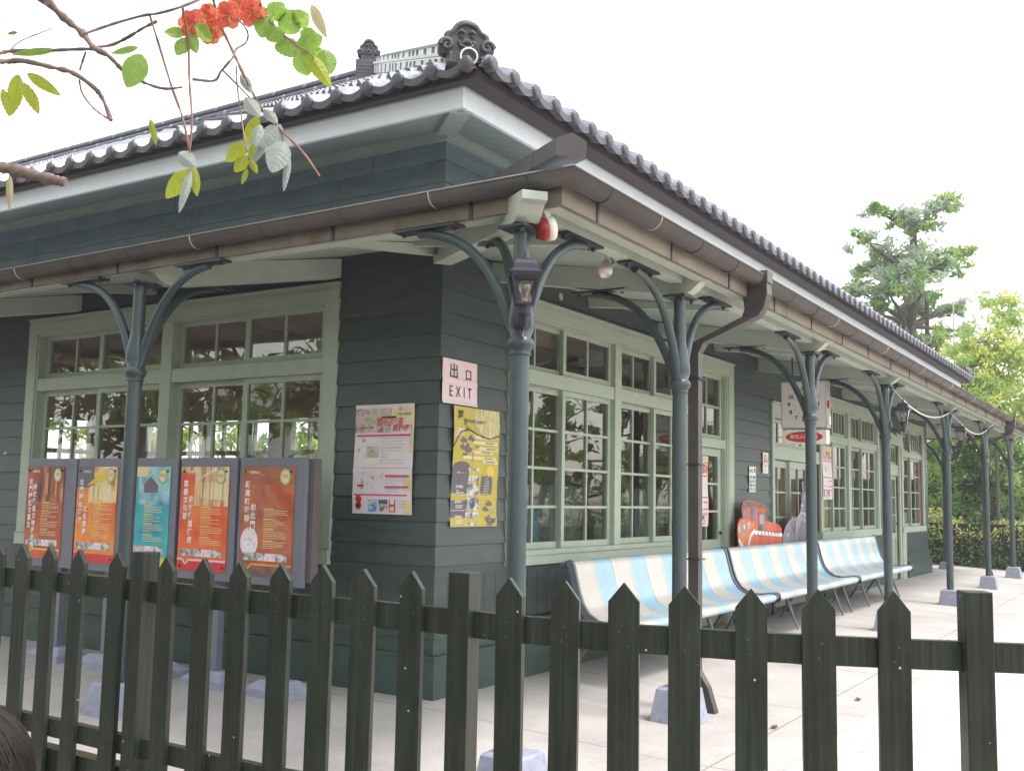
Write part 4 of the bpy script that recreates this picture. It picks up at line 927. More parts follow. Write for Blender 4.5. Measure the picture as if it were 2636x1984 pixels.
mb.build('prop', t)
mb = MB()
mb.add([fr(a, b, .0165) for a, b in [(5.465, .56), (5.445, .9), (5.43, 1.0), (5.45, 1.09), (5.6, 1.16), (5.98, 1.12), (5.98, .98), (5.84, .93), (5.74, .80), (5.70, .56)]], [tuple(range(10))], 'train_orange')
mb.add([fr(a, b, .0165) for a, b in [(5.59, 1.27), (5.63, 1.335), (5.78, 1.36), (6.10, 1.345), (6.38, 1.30), (6.45, 1.265), (6.1, 1.29), (5.8, 1.29)]], [tuple(range(8))], 'train_roof')
for q in ([(5.62, 1.17), (5.62, 1.27), (5.76, 1.28), (5.76, 1.17)], [(5.86, 1.16), (5.88, 1.285), (6.04, 1.285), (6.04, 1.15)], [(6.14, 1.0), (6.14, 1.24), (6.34, 1.22), (6.34, 1.0)]): mb.add([fr(a, b, .018) for a, b in q], [(0, 1, 2, 3)], 'train_black')
for q in ([(6.17, 1.09), (6.17, 1.21), (6.31, 1.20), (6.31, 1.09)],): mb.add([fr(a, b, .019) for a, b in q], [(0, 1, 2, 3)], 'ink_grey')
mb.add([fr(a, b, .019) for a, b in [(6.0, 1.02), (6.98, .97), (6.98, .93), (6.0, .975)]], [(0, 1, 2, 3)], 'white_ink')
for k in range(7): rect(mb, fr, 6.08+k*.12, .955, 6.11+k*.12, 1.0, 'slate', .020)
for a, b in (((5.45, .93), (5.60, .82)), ((5.60, .82), (5.66, .62)), ((5.66, .62), (5.72, .80)), ((5.72, .80), (5.84, .97)), ((5.84, .97), (6.0, 1.02))):
    A, B = Vector(a), Vector(b); nn = Vector((-(B-A).y, (B-A).x)).normalized()*.022; mb.add([fr(p.x, p.y, .0195) for p in (A-nn, B-nn, B+nn, A+nn)], [(0, 1, 2, 3)], 'white_ink')
for cx, cy, r in ((5.47, 1.045, .035), (5.79, 1.08, .04)): disc(mb, fr, cx, cy, r, r, 'white_ink', .0195); disc(mb, fr, cx, cy, r*.7, r*.7, 'ink_grey', .0205)
disc(mb, fr, 5.63, 1.06, .055, .085, 'yel_ink', .0195); disc(mb, fr, 5.63, 1.06, .045, .072, 'sky_ink', .0205); disc(mb, fr, 5.63, 1.07, .022, .03, 'white_ink', .0215)
for k in range(3): rect(mb, fr, 6.1+k*.3, .6, 6.105+k*.3, .92, 'slate', .018)
mb.build('painted_face', t)
t = thing('train_cutout', (7.5, -.12, 0), 'flat painted cut-out of a black steam engine, partly behind a post', 'cut-out')
mb = MB(); mb.prism([(7.02, .55), (7.01, .95), (7.10, 1.03), (7.22, 1.09), (7.30, 1.13), (7.40, 1.16), (7.55, 1.175), (7.66, 1.15), (7.74, 1.17), (7.80, 1.28), (7.84, 1.34), (7.83, 1.45), (7.90, 1.50), (7.88, 1.62), (7.96, 1.64), (7.98, 1.5), (8.08, 1.44), (8.10, 1.3), (8.2, 1.25), (8.3, 1.1), (8.34, .9), (8.34, .55)], fr, 0, .014, 'train_black', 'dark'); mb.build('panel', t, recalc=True)
mb = MB()
for a in (7.25, 8.1): mb.beam((a, -.125, gz(a, -.13)), (a, -.135, .7), .03, .02, 'dark', (0, 1, 0))
mb.build('prop', t)
mb = MB()
for rr, m in ((.30, 'ink_grey'), (.27, 'train_black'), (.17, 'slate')): disc(mb, fr, 7.86, .95, rr, rr*.95, m, .0165+.001*(.31-rr)*10)
pts = [fr(7.05+.5*(1-math.cos(k*.16))*1.0, .93+.21*math.sin(k*.16), .02) for k in range(11)]; mb.tube(pts, .008, 'ink_grey', 5)
for k in range(5): rect(mb, fr, 7.1+k*.1, .6, 7.108+k*.1, .93+.02*k, 'ink_grey', .018)
rect(mb, fr, 7.15, .92, 7.26, .97, 'ink_grey', .019); rect(mb, fr, 7.8, 1.30, 7.92, 1.33, 'ink_grey', .018)
mb.build('painted_face', t)

# ------------------------------------------------------------------ hanging clock box
CKX = 5.95; t = thing('clock_box', (CKX, -.75, 2.73), 'square white clock box with a red oval sign hanging under the canopy', 'clock')
fc = lambda a, b, d: Vector((CKX-d, -.75-a, b))          # faces the camera side (-X); a runs to the right
mb = MB(); mb.box((CKX, -1.01, 2.19), (CKX+.16, -.49, 2.73), 'steel'); mb.build('case', t, bevel=.004)
mb = MB(); rect(mb, fc, -.25, 2.20, .25, 2.72, 'clockface', .003)
for h in range(1, 13):
    an = R(90-30*h); put_text(mb, str(h), fc, .165*math.cos(an)*1.02, 2.462+.175*math.sin(an), .062, 'black', .005, bold=.0022, sx=1.1)
    disc(mb, fc, .115*math.cos(an), 2.462+.12*math.sin(an), .006, .006, 'black', .005, 8)
mb.build('dial', t)
mb = MB()
for an, l, w_ in ((R(90-30*10.2), .075, .011), (R(90-6*9), .115, .007)):
    dx, dy = math.cos(an), math.sin(an); mb.add([fc(-dx*.02-dy*w_, 2.462-dy*.02+dx*w_, .008), fc(-dx*.02+dy*w_, 2.462-dy*.02-dx*w_, .008), fc(dx*l+dy*w_*.4, 2.462+dy*l-dx*w_*.4, .008), fc(dx*l-dy*w_*.4, 2.462+dy*l+dx*w_*.4, .008)], [(0, 1, 2, 3)], 'black')
mb.build('hands', t)
mb = MB(); mb.box((CKX+.005, -1.0, 2.015), (CKX+.15, -.50, 2.172), 'ivory'); rect(mb, fc, -.24, 2.02, .24, 2.165, 'white_ink', -.003); disc(mb, fc, 0, 2.093, .212, .062, 'red', -.0015, 36); put_text(mb, '新光人壽保險', fc, 0, 2.093, .052, 'white_ink', .0, bold=.0004); mb.build('sign_box', t)
mb = MB(); mb.box((CKX+.03, -1.03, 2.42), (CKX+.13, -1.0105, 2.50), 'bell'); mb.box((CKX+.03, -1.03, 2.23), (CKX+.1, -1.0105, 2.33), 'paper_w'); mb.build('side_label', t)
for y in (-.9, -.6):
    mb = MB(); mb.tube([(CKX+.08, y, 2.73), (CKX+.08, y, zdeckR(y))], .009, 'iron_dark', 8); mb.build('hanger', t)

# ------------------------------------------------------------------ papers on the wall
M['pic_pink'] = picmat('print_blossom', [(.16, .13, .1), (.5, .32, .33), (.68, .5, .53), (.35, .4, .22), (.7, .62, .6)], 14, 5); M['pic_tint'] = picmat('print_pale', [(.72, .35, .48), (.74, .66, .7), (.76, .72, .74), (.25, .15, .18)], 16, 6)
M['pic_blue'] = picmat('print_blue', [(.03, .1, .4), (.1, .3, .65), (.6, .65, .7), (.3, .1, .1)], 40, 7); M['pic_bw'] = picmat('print_mono', [(.06, .05, .07), (.2, .18, .2), (.6, .58, .56), (.72, .7, .66)], 22, 8)
M['pic_wood'] = picmat('print_trees', [(.3, .24, .08), (.62, .53, .24), (.72, .66, .42)], 10, 9, (14, 14, .7))
def curl(tf, a0, a1, z0, z1, n0=.024, amp=.006, seed=0):
    """sheet of paper following the lapped boards; returns fn(a, b, d)"""
    def fn(a, b, d): 
        ph = (b-1.011) % .1625
        return tf(Vector((a, n0+amp*math.sin(b*7+seed)+.004*math.sin(a*9+b*3)+(0.004 if ph < .02 else 0)+d, b)))
    return fn
def sheet(mb, fn, a0, z0, a1, z1, m, d=0, na=6, nz=14): mb.grid([[fn(a0+(a1-a0)*i/na, z0+(z1-z0)*j/nz, d) for i in range(na+1)] for j in range(nz+1)], m, True)
def sub(mb, fn, a0, z0, a1, z1, m, d=.0015): sheet(mb, fn, a0, z0, a1, z1, m, d, max(1, int(abs(a1-a0)/.06)), max(1, int((z1-z0)/.05)))
# pink exit notice
fn = curl(TR, .0, .43, 1.99, 2.305, .026, .003, 1); mb = MB(); sheet(mb, fn, .0, 1.995, .43, 2.305, 'pinkpaper', na=10); mb.tf = None
put_text(mb, '出', fn, .13, 2.215, .115, 'black', .003, bold=.001); put_text(mb, '口', fn, .315, 2.205, .09, 'black', .003, bold=.001); put_text(mb, 'EXIT', fn, .215, 2.075, .11, 'black', .003, sx=.8, spacing=1.75)
sub(mb, fn, .0, 1.99, .43, 1.998, 'wire', .002); tag(mb.build('exit_sign'), 'pink paper exit notice with black lettering on the corner wall', 'sign')
# yellow poster
fn = curl(TR, .14, .73, 1.135, 1.985, .026, .007, 2); mb = MB(); sheet(mb, fn, .142, 1.135, .728, 1.982, 'yellow', na=8, nz=20)
c0 = Vector((.60, 1.90)); mb.add([fn(c0.x+.21*math.cos(t)*(1 if c0.x+.21*math.cos(t) < .727 else (.727-c0.x)/(.21*math.cos(t))), c0.y+.12*math.sin(t)*(1 if c0.y+.12*math.sin(t) < 1.98 else (1.98-c0.y)/(.12*math.sin(t))), .0015) for t in [k*.2618 for k in range(24)]], [tuple(range(24))], 'pic_wood')
sub(mb, fn, .144, 1.77, .26, 1.83, 'pic_wood')
mb.tube([fn(.145, 1.70, .002), fn(.22, 1.80, .002), fn(.32, 1.825, .002), fn(.45, 1.79, .002), fn(.6, 1.77, .002), fn(.725, 1.80, .002)], .006, 'slate', 4)
put_text(mb, '阿', fn, .225, 1.915, .075, 'black', .003, bold=.001); put_text(mb, '里', fn, .275, 1.872, .05, 'black', .003); put_text(mb, '山', fn, .30, 1.828, .05, 'black', .003)
put_text(mb, '文化地景保存與再發展計畫 說明會', fn, .50, 1.882, .028, 'slate', .0035, bold=.0005)
for k, (a, b, m_) in enumerate(((.26, 1.745, .045), (.35, 1.76, .045), (.30, 1.69, .06), (.24, 1.70, .035), (.28, 1.64, .04))): mb.add([fn(a+m_*(.8+.35*math.sin(q*2.3+k))*math.cos(q*.524), b+m_*.6*(.8+.35*math.cos(q*1.7+k))*math.sin(q*.524), .0022) for q in range(12)], [tuple(range(12))], 'slate')
for k, (a0, a1, b) in enumerate(((.40, .64, 1.775), (.38, .70, 1.735), (.40, .71, 1.695), (.36, .64, 1.667), (.25, .69, 1.625), (.51, .71, 1.60))): sub(mb, fn, a0, b-.011, a1, b+.011, 'cream_ink', .0025); lines(mb, fn, a1-.16, a1-.02, b-.004, b+.004, .02, 'slate', .0035, .007)
put_text(mb, '檜木', fn, .43, 1.70, .03, 'black', .004); sub(mb, fn, .372, 1.60, .38, 1.67, 'slate', .003)
disc(mb, fn, .25, 1.555, .10, .04, 'slate', .002)
sub(mb, fn, .142, 1.16, .335, 1.555, 'slate', .0018); 
for k in range(4):
    zc = 1.505-k*.105; put_text(mb, ('營運史館', '北門車站', '森林鐵路', '檜意森活')[k], fn, .235, zc+.015, .022, 'white_ink', .003, bold=.0004); lines(mb, fn, .20, .29, zc-.032, zc-.008, .014, 'white_ink', .003, .005); sub(mb, fn, .142, zc-.048, .31, zc-.04, 'ink_grey', .0025); sub(mb, fn, .318, zc-.045, .47, zc+.048, 'pic_bw', .0025)
mb.add([fn(.575+.08*math.cos(q*.35)*(1+.1*math.sin(q*2)), 1.43+.11*math.sin(q*.35), .002) for q in range(18)], [tuple(range(18))], 'slate'); mb.add([fn(.62+.05*math.cos(q*.524), 1.53+.05*math.sin(q*.524), .0018) for q in range(12)], [tuple(range(12))], 'yel_ink')
for k in range(7): sub(mb, fn, .53+.006*k, 1.37+.018*k, .60+.004*k, 1.374+.018*k, 'cream_ink', .003)
for k, (a, b, m_) in enumerate(((.62, 1.30, .05), (.57, 1.26, .045), (.66, 1.24, .04), (.60, 1.19, .06), (.68, 1.18, .045), (.64, 1.155, .06))): mb.add([fn(min(.725, a+m_*(.8+.35*math.sin(q*2.3+k))*math.cos(q*.524)), max(1.14, b+m_*.5*(.8+.35*math.cos(q*1.7+k))*math.sin(q*.524)), .0022+.0002*k) for q in range(12)], [tuple(range(12))], 'slate' if k != 2 else 'green_ink')
tag(mb.build('poster'), 'yellow poster with grey photographs below the pink exit notice', 'poster')
# pink timetable poster on the left-hand wall (a measured along y, reading right to left)
def pinkposter(fn, W_, H_, mb, full=True):
    sheet(mb, fn, 0, 0, W_, H_, 'paper', na=6, nz=18); q = lambda a, b, c, d, m, dd=.0015: sub(mb, fn, a*W_, b*H_, c*W_, d*H_, m, dd)
    q(.0, .74, .62, .995, 'pic_pink'); q(.62, .86, .995, .995, 'cream_ink', .0012); q(.93, .55, .998, .86, 'cream_ink', .0011); q(.86, .005, .998, .35, 'cream_ink', .0011)
    q(.45, .875, .7, .89, 'black', .002)
    put_text(mb, '櫻花列車', fn, .60*W_, .835*H_, .062*H_/.77*1.0, 'red', .003, bold=.0005, slant=.1); put_text(mb, '開跑囉！', fn, .84*W_, .775*H_, .052*H_/.77, 'red', .003, bold=.0005, slant=.15); put_text(mb, '花', fn, .77*W_, .955*H_, .035*H_/.77, 'red', .003); put_text(mb, '97', fn, .29*W_, .785*H_, .032*H_/.77, 'black', .003)
    put_text(mb, '阿里山櫻花季', fn, .83*W_, .905*H_, .02*H_/.77, 'black', .003)
    for z, a0, a1 in ((.715, .03, .95), (.41, .03, .95), (.345, .56, .95), (.245, .56, .95), (.175, .03, .93)): q(a0, z-.01, a1, z+.01, 'magenta', .002)
    q(.05, .52, .25, .69, 'pic_tint'); q(.2, .47, .44, .62, 'paper_w', .002); q(.21, .51, .43, .615, 'pic_pink', .0025)
    lines(mb, fn, .47*W_, .9*W_, .45*H_, .69*H_, .022, 'ink_grey', .002, .0035); q(.05, .22, .27, .385, 'pic_tint'); q(.3, .22, .53, .385, 'pic_tint', .0017); q(.08, .245, .2, .265, 'red', .0025)
    lines(mb, fn, .57*W_, .93*W_, .27*H_, .33*H_, .018, 'ink_grey', .002, .004); lines(mb, fn, .57*W_, .85*W_, .19*H_, .23*H_, .018, 'ink_grey', .002, .004)
    for b in (.075, .135): disc(mb, fn, .11*W_, b*H_, .055*W_, .037*H_, 'red', .002, 20); disc(mb, fn, .11*W_, b*H_, .03*W_, .02*H_, 'black', .003, 16)
    q(.28, .02, .43, .155, 'pic_blue'); q(.46, .09, .61, .155, 'slate'); q(.46, .02, .61, .085, 'pic_bw'); q(.63, .02, .74, .155, 'magenta'); q(.65, .03, .72, .07, 'cream_ink', .0025); q(.65, .09, .72, .145, 'pic_tint', .0025)
    lines(mb, fn, .77*W_, .93*W_, .07*H_, .15*H_, .02, 'ink_grey', .002, .0035)
g0 = curl(TL, .19, .73, 1.215, 1.99, .027, .006, 4); fnp = lambda a, b, d: g0(.728-a, 1.214+b, d)
mb = MB(); pinkposter(fnp, .54, .775, mb); tag(mb.build('poster'), 'pink and white train timetable poster on the shaded left wall', 'poster')
g1 = lambda a, b, d: TR(Vector((4.69+a, -.028+.004*math.sin(b*9)+d, 1.078+b))); mb = MB(); pinkposter(g1, .32, .756, mb); tag(mb.build('poster'), 'pink poster pasted inside the frame of the glazed door beside the downpipe', 'poster')
g2 = lambda a, b, d: TR(Vector((9.20+a, .042+.006*math.sin(b*8)+d, 1.408+b))); mb = MB(); pinkposter(g2, .48, .765, mb); tag(mb.build('poster'), 'pink poster hanging on the window frame right of the clock box', 'poster')
fn = curl(TR, 6.66, 6.88, 1.70, 1.957, .026, .003, 6); mb = MB(); sheet(mb, fn, 6.66, 1.70, 6.88, 1.957, 'paper_w', nz=8)
ring = [(math.cos(k*.2618), math.sin(k*.2618)) for k in range(24)]
for r0, r1 in ((.075, .060),): mb.add([fn(6.77+r0*a, 1.855+r0*b, .002) for a, b in ring]+[fn(6.77+r1*a, 1.855+r1*b, .002) for a, b in ring], [(k, (k+1) % 24, 24+(k+1) % 24, 24+k) for k in range(24)], 'red')
mb.add([fn(6.77+a, 1.855+b, .0032) for a, b in ((-.055, .035), (-.04, .05), (.055, -.035), (.04, -.05))], [(0, 1, 2, 3)], 'red'); rect(mb, fn, 6.725, 1.845, 6.79, 1.862, 'black', .0025); rect(mb, fn, 6.795, 1.845, 6.815, 1.862, 'red', .0025); lines(mb, fn, 6.69, 6.85, 1.715, 1.755, .02, 'ink_grey', .002, .006)
tag(mb.build('no_smoking_sign'), 'white no smoking notice with a red crossed circle beside the double door', 'sign')
fn = curl(TR, 6.18, 6.40, 1.465, 1.768, .026, .004, 8); mb = MB(); sheet(mb, fn, 6.18, 1.465, 6.40, 1.768, 'paper_w', nz=8); put_text(mb, '小心', fn, 6.245, 1.715, .05, 'black', .003, bold=.001); sub(mb, fn, 6.34, 1.70, 6.38, 1.75, 'red', .002)
for r_ in range(4):
    for c_ in range(2): sub(mb, fn, 6.20+c_*.1, 1.48+r_*.048, 6.28+c_*.1, 1.515+r_*.048, ('pic_bw', 'sky_ink', 'pic_bw', 'green_ink')[(r_+c_*2) % 4], .002)
tag(mb.build('notice'), 'small cream picture notice on the dark wall above the red train cut-out', 'notice')

# ------------------------------------------------------------------ display boards
def displaymats(k, cols, scale=4): return picmat('panel_print_%d' % k, cols, scale, 11+k)
DM = [displaymats(0, [(.15, .03, .02), (.38, .065, .03), (.45, .10, .04), (.6, .22, .1)]), displaymats(1, [(.62, .075, .02), (.74, .15, .03), (.78, .29, .05), (.6, .09, .02)]), displaymats(2, [(.02, .2, .3), (.03, .34, .42), (.05, .42, .42), (.2, .55, .58)]), displaymats(3, [(.62, .05, .02), (.76, .14, .03), (.78, .22, .04)]), displaymats(4, [(.26, .06, .03), (.44, .08, .035), (.5, .15, .06), (.33, .09, .07)])]
DPH = [picmat('panel_photo_%d' % k, c, 7, 30+k, st) for k, (c, st) in enumerate((([(.08, .02, .015), (.3, .08, .04), (.6, .3, .2)], (3, 3, .6)), ([(.4, .1, .02), (.7, .5, .2), (.78, .7, .55)], (1, 1, 1)), ([(.05, .2, .28), (.25, .5, .55), (.6, .68, .66)], (1, 1, 1)), ([(.4, .12, .03), (.66, .4, .2), (.75, .65, .5)], (3, 3, .5)), ([(.3, .08, .05), (.42, .13, .07)], (1, 1, 2))))]
titles = [('北門驛藝文重生', '森林鐵道文物展示館'), ('北門驛的歷史', '文化資產'), ('北門驛', '的建築與空間機能'), ('嘉義文化節', '森林鐵道傳奇'), ('新高町時期', '的北門驛')]
BY = [(3.77, 3.12, 3.76, 3.27), (3.10, 2.52, 3.09, 2.60), (2.50, 1.92, 2.49, 1.99), (1.885, 1.30, 1.87, 1.37), (1.27, .64, 1.235, .74)]
dlab = ['brown-red display board with a dark picture, leftmost of the row', 'orange-red display board with a glowing bright picture, second in the row', 'turquoise display board partly behind the canopy post', 'bright orange display board with a picture of a carriage interior', 'rust-brown display board with a pale round seal, nearest the corner']
BX = -.60; zt, zb = 1.59, .735
for k, (y1, y0, p1, p0) in enumerate(BY):
    t = thing('display_board', (BX+.15, (y0+y1)/2, 0), dlab[k], 'display board', 'display boards under the left window')
    mb = MB(); mb.box((BX, y0, zb-.012), (BX+.03, y1, zt), 'board'); mb.box((BX+.031, y0-.045 if k == 4 else y0+.02, zb+.02), (BX+.10, y1-.02, zt-.01), 'rust' if k == 4 else 'board'); mb.build('board', t, bevel=.003)
    mb = MB(); ym = (y0+y1)/2-.02
    mb.box((BX+.10, ym-.04, .03), (BX+.16, ym+.04, zt-.15), 'board'); mb.build('leg', t, bevel=.003)
    mb = MB(); fy0, fy1 = ym-.22, ym+.22; mb.grid([[Vector((x, y, z)) for x, y in ((BX+.13-w1_, ym-w2_), (BX+.13+w1_, ym-w2_), (BX+.13+w1_, ym+w2_), (BX+.13-w1_, ym+w2_))] for w1_, w2_, z in ((.13, .2, -.05), (.13, .2, .03), (.06, .12, .085))], 'block', False, True); mb.add([(BX+.07, ym-.12, .085), (BX+.19, ym-.12, .085), (BX+.19, ym+.12, .085), (BX+.07, ym+.12, .085)], [(0, 1, 2, 3)], 'block'); mb.build('foot', t)
    fp = lambda a, b, d, p1=p1: Vector((BX-.006-d, p1-a, .785+b)); W_, H_ = p1-p0, .74
    mb = MB(); mb.box((BX-.006, p0, .785), (BX-.0005, p1, .785+H_), DM[k]); q = lambda a, b, c, d, m, dd=.0012: rect(mb, fp, a*W_, b*H_, c*W_, d*H_, m, dd)
    q(.3 if k != 4 else .0, .62 if k != 4 else .84, 1, 1, DPH[k]); q(0, .95, 1, 1, DPH[k], .0011)
    if k == 1: q(.0, .78, .42, 1, 'slate', .0016); mb.add([fp(a*W_, b*H_, .002) for a, b in ((.25, .80), (.62, .96), (.8, .98), (.8, .86))], [(0, 1, 2, 3)], 'yel_ink')
    if k == 1:
        for c_ in range(5): q(.34+c_*.11, .66, .42+c_*.11, .80, 'cream_ink', .002)
    if k == 3:
        for c_ in range(8): q(.36+c_*.06+.002*c_*c_, .70-.003*c_, .385+c_*.06+.004*c_*c_, .85, 'cream_ink', .002)
        for c_ in range(8): disc(mb, fp, (.33+.055*c_)*W_, (.87+.015*c_)*H_, .008, .008+.001*c_, 'white_ink', .0022, 10)
    if k == 2:
        mb.add([fp(a*W_, b*H_, .002) for a, b in ((.42, .82), (.57, .90), (.74, .82), (.74, .74), (.42, .74))], [(0, 1, 2, 3, 4)], 'slate'); mb.tube([fp(.4*W_, .815*H_, .004), fp(.57*W_, .905*H_, .004), fp(.76*W_, .815*H_, .004)], .003, 'white_ink', 4); q(.0, .9, .5, 1., 'cream_ink', .0014)
    if k == 4: disc(mb, fp, .18*W_, .30*H_, .085, .10, 'pic_tint', .0015, 30); mb.tube([fp(.02*W_, .95*H_, .002), fp(.2*W_, .96*H_, .002), fp(.42*W_, .92*H_, .002)], .003, 'yel_ink', 4)
    if k == 0:
        for c_ in range(4): q(.42+.12*c_, .66+.03*(c_ % 2), .46+.12*c_, .93, 'orange_ink' if c_ % 2 else 'train_roof', .002)
    cx, cy = .83*W_, .91*H_                                   # leaf-ringed seal in the corner
    disc(mb, fp, cx, cy, .052, .058, 'green_ink', .0022, 12); disc(mb, fp, cx, cy, .040, .045, 'cream_ink', .0030); put_text(mb, '百年', fp, cx, cy, .03, 'red', .004)
    put_text(mb, '北門驛講古', fp, .24*W_, .945*H_, .02, 'white_ink', .003, bold=.0004)
    s_ = .052; put_vtext(mb, titles[k][0], fp, .12*W_ if k != 2 else .03*W_, (.83)*H_, s_, 'white_ink', .004, 1.12, .0012)
    put_vtext(mb, titles[k][1], fp, .24*W_ if k != 2 else .13*W_, (.77, .55, .68, .68, .62)[k]*H_, s_, 'white_ink', .004, 1.12, .0012)
    for b0, b1 in ((.54, .60), (.45, .51), (.34, .42), (.24, .31)):
        q(.44, b1+.006, .64, b1+.016, 'yel_ink', .003); lines(mb, fp, .45*W_, .92*W_, b0*H_, b1*H_, .013, 'cream_ink', .003, .0035)
    for c_ in range(4): q(.06+c_*.215, .135, .27+c_*.215, .205, ('pic_bw', 'pic_pink' if k == 2 else 'pic_bw', 'pic_tint', 'pic_bw')[c_], .002)
    vcol = ('yel_ink', 'orange_ink', 'green_ink', 'pinkpaper', 'orange_ink')[k]
    for a, b in (((.0, .105), (.1, .105)), ((.1, .105), (.17, .06)), ((.17, .06), (.24, .10)), ((.24, .10), (1, .10))):
        A, B = Vector((a[0]*W_, a[1]*H_)), Vector((b[0]*W_, b[1]*H_)); nn = Vector((-(B-A).y, (B-A).x)).normalized()*.007; mb.add([fp(p.x, p.y, .0025) for p in (A-nn, B-nn, B+nn, A+nn)], [(0, 1, 2, 3)], vcol)
    q(0, 0, 1, .088, ('train_red', 'red', 'yel_ink', 'red', 'train_roof')[k], .0015)
    mb.build('printed_panel', t)
    mb = MB(); rot = Matrix.Rotation(-math.pi/2, 3, 'Y')
    for a, b in ((.06, .955), (.94, .955), (.06, .04), (.94, .04)): mb.lathe([(.009, 0), (.009, .006), (.005, .01), (0, .011)], 'iron_dark', 12, fp(a*W_, b*H_, .001), rot)
    mb.build('fixing_screws', t)

# ------------------------------------------------------------------ trees and hedge
def leaf_quad(mb, c, size, m, rg, flat=.0):
    n = Vector((rg.gauss(0, 1), rg.gauss(0, 1), rg.gauss(0, 1)+flat)).normalized(); a = n.orthogonal().normalized(); a.rotate(Matrix.Rotation(rg.uniform(0, 6.28), 3, n)); b = n.cross(a)
    l, w_ = size*rg.uniform(.7, 1.3), size*rg.uniform(.28, .42)
    mb.add([c-a*l*.5, c-a*l*.05+b*w_*.5+n*w_*.12, c+a*l*.5-n*l*.1, c-a*l*.05-b*w_*.5+n*w_*.12], [(0, 1, 2), (0, 2, 3)], m)
def clump(mb, c, r, n, size, mats, rg, flat=.6, squash=.55):
    c = Vector(c); k = 0
    nb = max(3, n//28); subs = []
    for _ in range(nb):
        d = Vector((rg.gauss(0, 1), rg.gauss(0, 1), rg.gauss(0, 1))).normalized()*r*rg.uniform(.35, 1); d.z *= squash; subs.append((c+d, r*rg.uniform(.16, .34), rg.choice(mats)))
    for i in range(n):
        s, rr, m = subs[i % nb]; d = Vector((rg.gauss(0, .5), rg.gauss(0, .5), rg.gauss(0, .35)))*rr
        leaf_quad(mb, s+d, size, m, rg, flat)
    return subs
def tree(name, base, trunk_top, blobs, size, mats, label, cat='tree', group=None, dens=1., tr=.16, squash=.55, seed=1, stems=None):
    rg = random.Random(seed); base = Vector(base); t = thing(name, base, label, cat, group)
    cr = MB(); limbs = []
    for c, r, n in blobs:
        subs = clump(cr, c, r, int(n*dens), size, mats, rg, squash=squash); limbs.append((Vector(c), r, subs))
    tk = MB(); top = Vector(trunk_top)
    def wob(p, q, r0, r1, n=7):
        p, q = Vector(p), Vector(q); L = (q-p).length
        pts = [p+(q-p)*k/n+Vector((rg.gauss(0, .025), rg.gauss(0, .025), 0))*L*(1 if 0 < k < n else 0) for k in range(n+1)]; tk.tube(pts, [r0+(r1-r0)*k/n for k in range(n+1)], 'bark', 8); return pts
    pts = wob(base-Vector((0, 0, .2)), top, tr, tr*.45)
    for sb, st in (stems or []): wob(sb, st, tr*.6, tr*.25)
    for c, r, subs in limbs:
        j = min(range(3, len(pts)), key=lambda k: (pts[k]-c).length+max(0, (pts[k].z-c.z))*3); wob(pts[j], c, tr*.36, tr*.1, 5)
        for s, rr, _ in subs[:6]: wob(c, s, tr*.12, tr*.03, 3)
    tk.build('trunk', t); cr.build('crown', t); return t
G1 = leafmat('leaf_mid', (.13, .27, .07), (.22, .38, .1)); G2 = leafmat('leaf_light', (.27, .42, .11), (.38, .5, .14)); G3 = leafmat('leaf_dark', (.045, .095, .035), (.1, .17, .06)); G4 = leafmat('leaf_yellow', (.46, .54, .10), (.60, .62, .14)); G5 = leafmat('leaf_hazed', (.38, .46, .36), (.48, .55, .43))  # last material paled: haze over the tall tree put into leaf colour
RED = leafmat('flower_red', (.55, .04, .03), (.6, .15, .08)); CRM = leafmat('leaf_cream', (.55, .5, .3), (.6, .4, .3))
D = 33.
A_ = lambda u, v, d=D, j=0: at(u, v, d+j)
tall = [((2340, 560), .9, 420), ((2420, 520), .8, 340), ((2262, 545), .6, 260), ((2370, 585), .7, 300),
        ((2235, 625), .8, 330), ((2300, 660), 1.1, 560), ((2390, 660), 1.1, 560), ((2460, 650), .65, 260), ((2235, 700), 1.0, 480), ((2330, 705), 1.1, 600), ((2420, 690), .9, 420),
        ((2215, 745), .8, 330), ((2290, 755), 1.0, 450), ((2370, 745), .9, 350), ((2230, 800), .8, 320), ((2330, 790), .9, 420), ((2410, 800), .8, 300), ((2460, 790), .6, 200), ((2270, 850), 1.1, 420), ((2420, 870), .9, 320), ((2340, 870), .8, 220), ((2380, 900), 1.0, 350), ((2470, 850), .6, 180)]
bt = at(2345, 1090, D); base = Vector((bt.x, bt.y, -.25)); rgt = random.Random(4)
tree('tall_tree', base, at(2350, 600, D), [(at(u, v, D+rgt.uniform(-1.2, 1.2)), r, n) for (u, v), r, n in tall], .26, [G5, G5, G1, G2], 'tall layered tree rising behind the far end of the tiled roof', tr=.26, squash=.38, seed=11,
     stems=[(base+Vector((.3, .6, 0)), at(2328, 760, D)), (base+Vector((-.2, -.5, 0)), at(2362, 760, D)), (base+Vector((.2, -1.1, 0)), at(2386, 760, D))])
D2 = 27.
yb = at(2560, 1090, D2); base = Vector((yb.x, yb.y, -.25))
yl = [((2570, 800), .8, 500), ((2600, 860), 1.0, 650), ((2540, 880), .9, 600), ((2490, 910), .8, 480), ((2620, 930), 1.0, 650), ((2540, 950), 1.1, 800), ((2470, 960), .8, 450), ((2600, 1010), 1.1, 800), ((2520, 1020), 1.1, 800), ((2460, 1010), .7, 380), ((2590, 1070), 1.0, 600), ((2500, 1080), 1.0, 500)]
tree('yellow_tree', base, at(2560, 900, D2), [(at(u, v, D2+rgt.uniform(-.8, .8)), r, n) for (u, v), r, n in yl], .17, [G4, G2, G4, G2, G2], 'yellow-green leafy tree at the right edge beyond the platform', dens=1.35, tr=.06, seed=12, squash=.8)
D3 = 29.
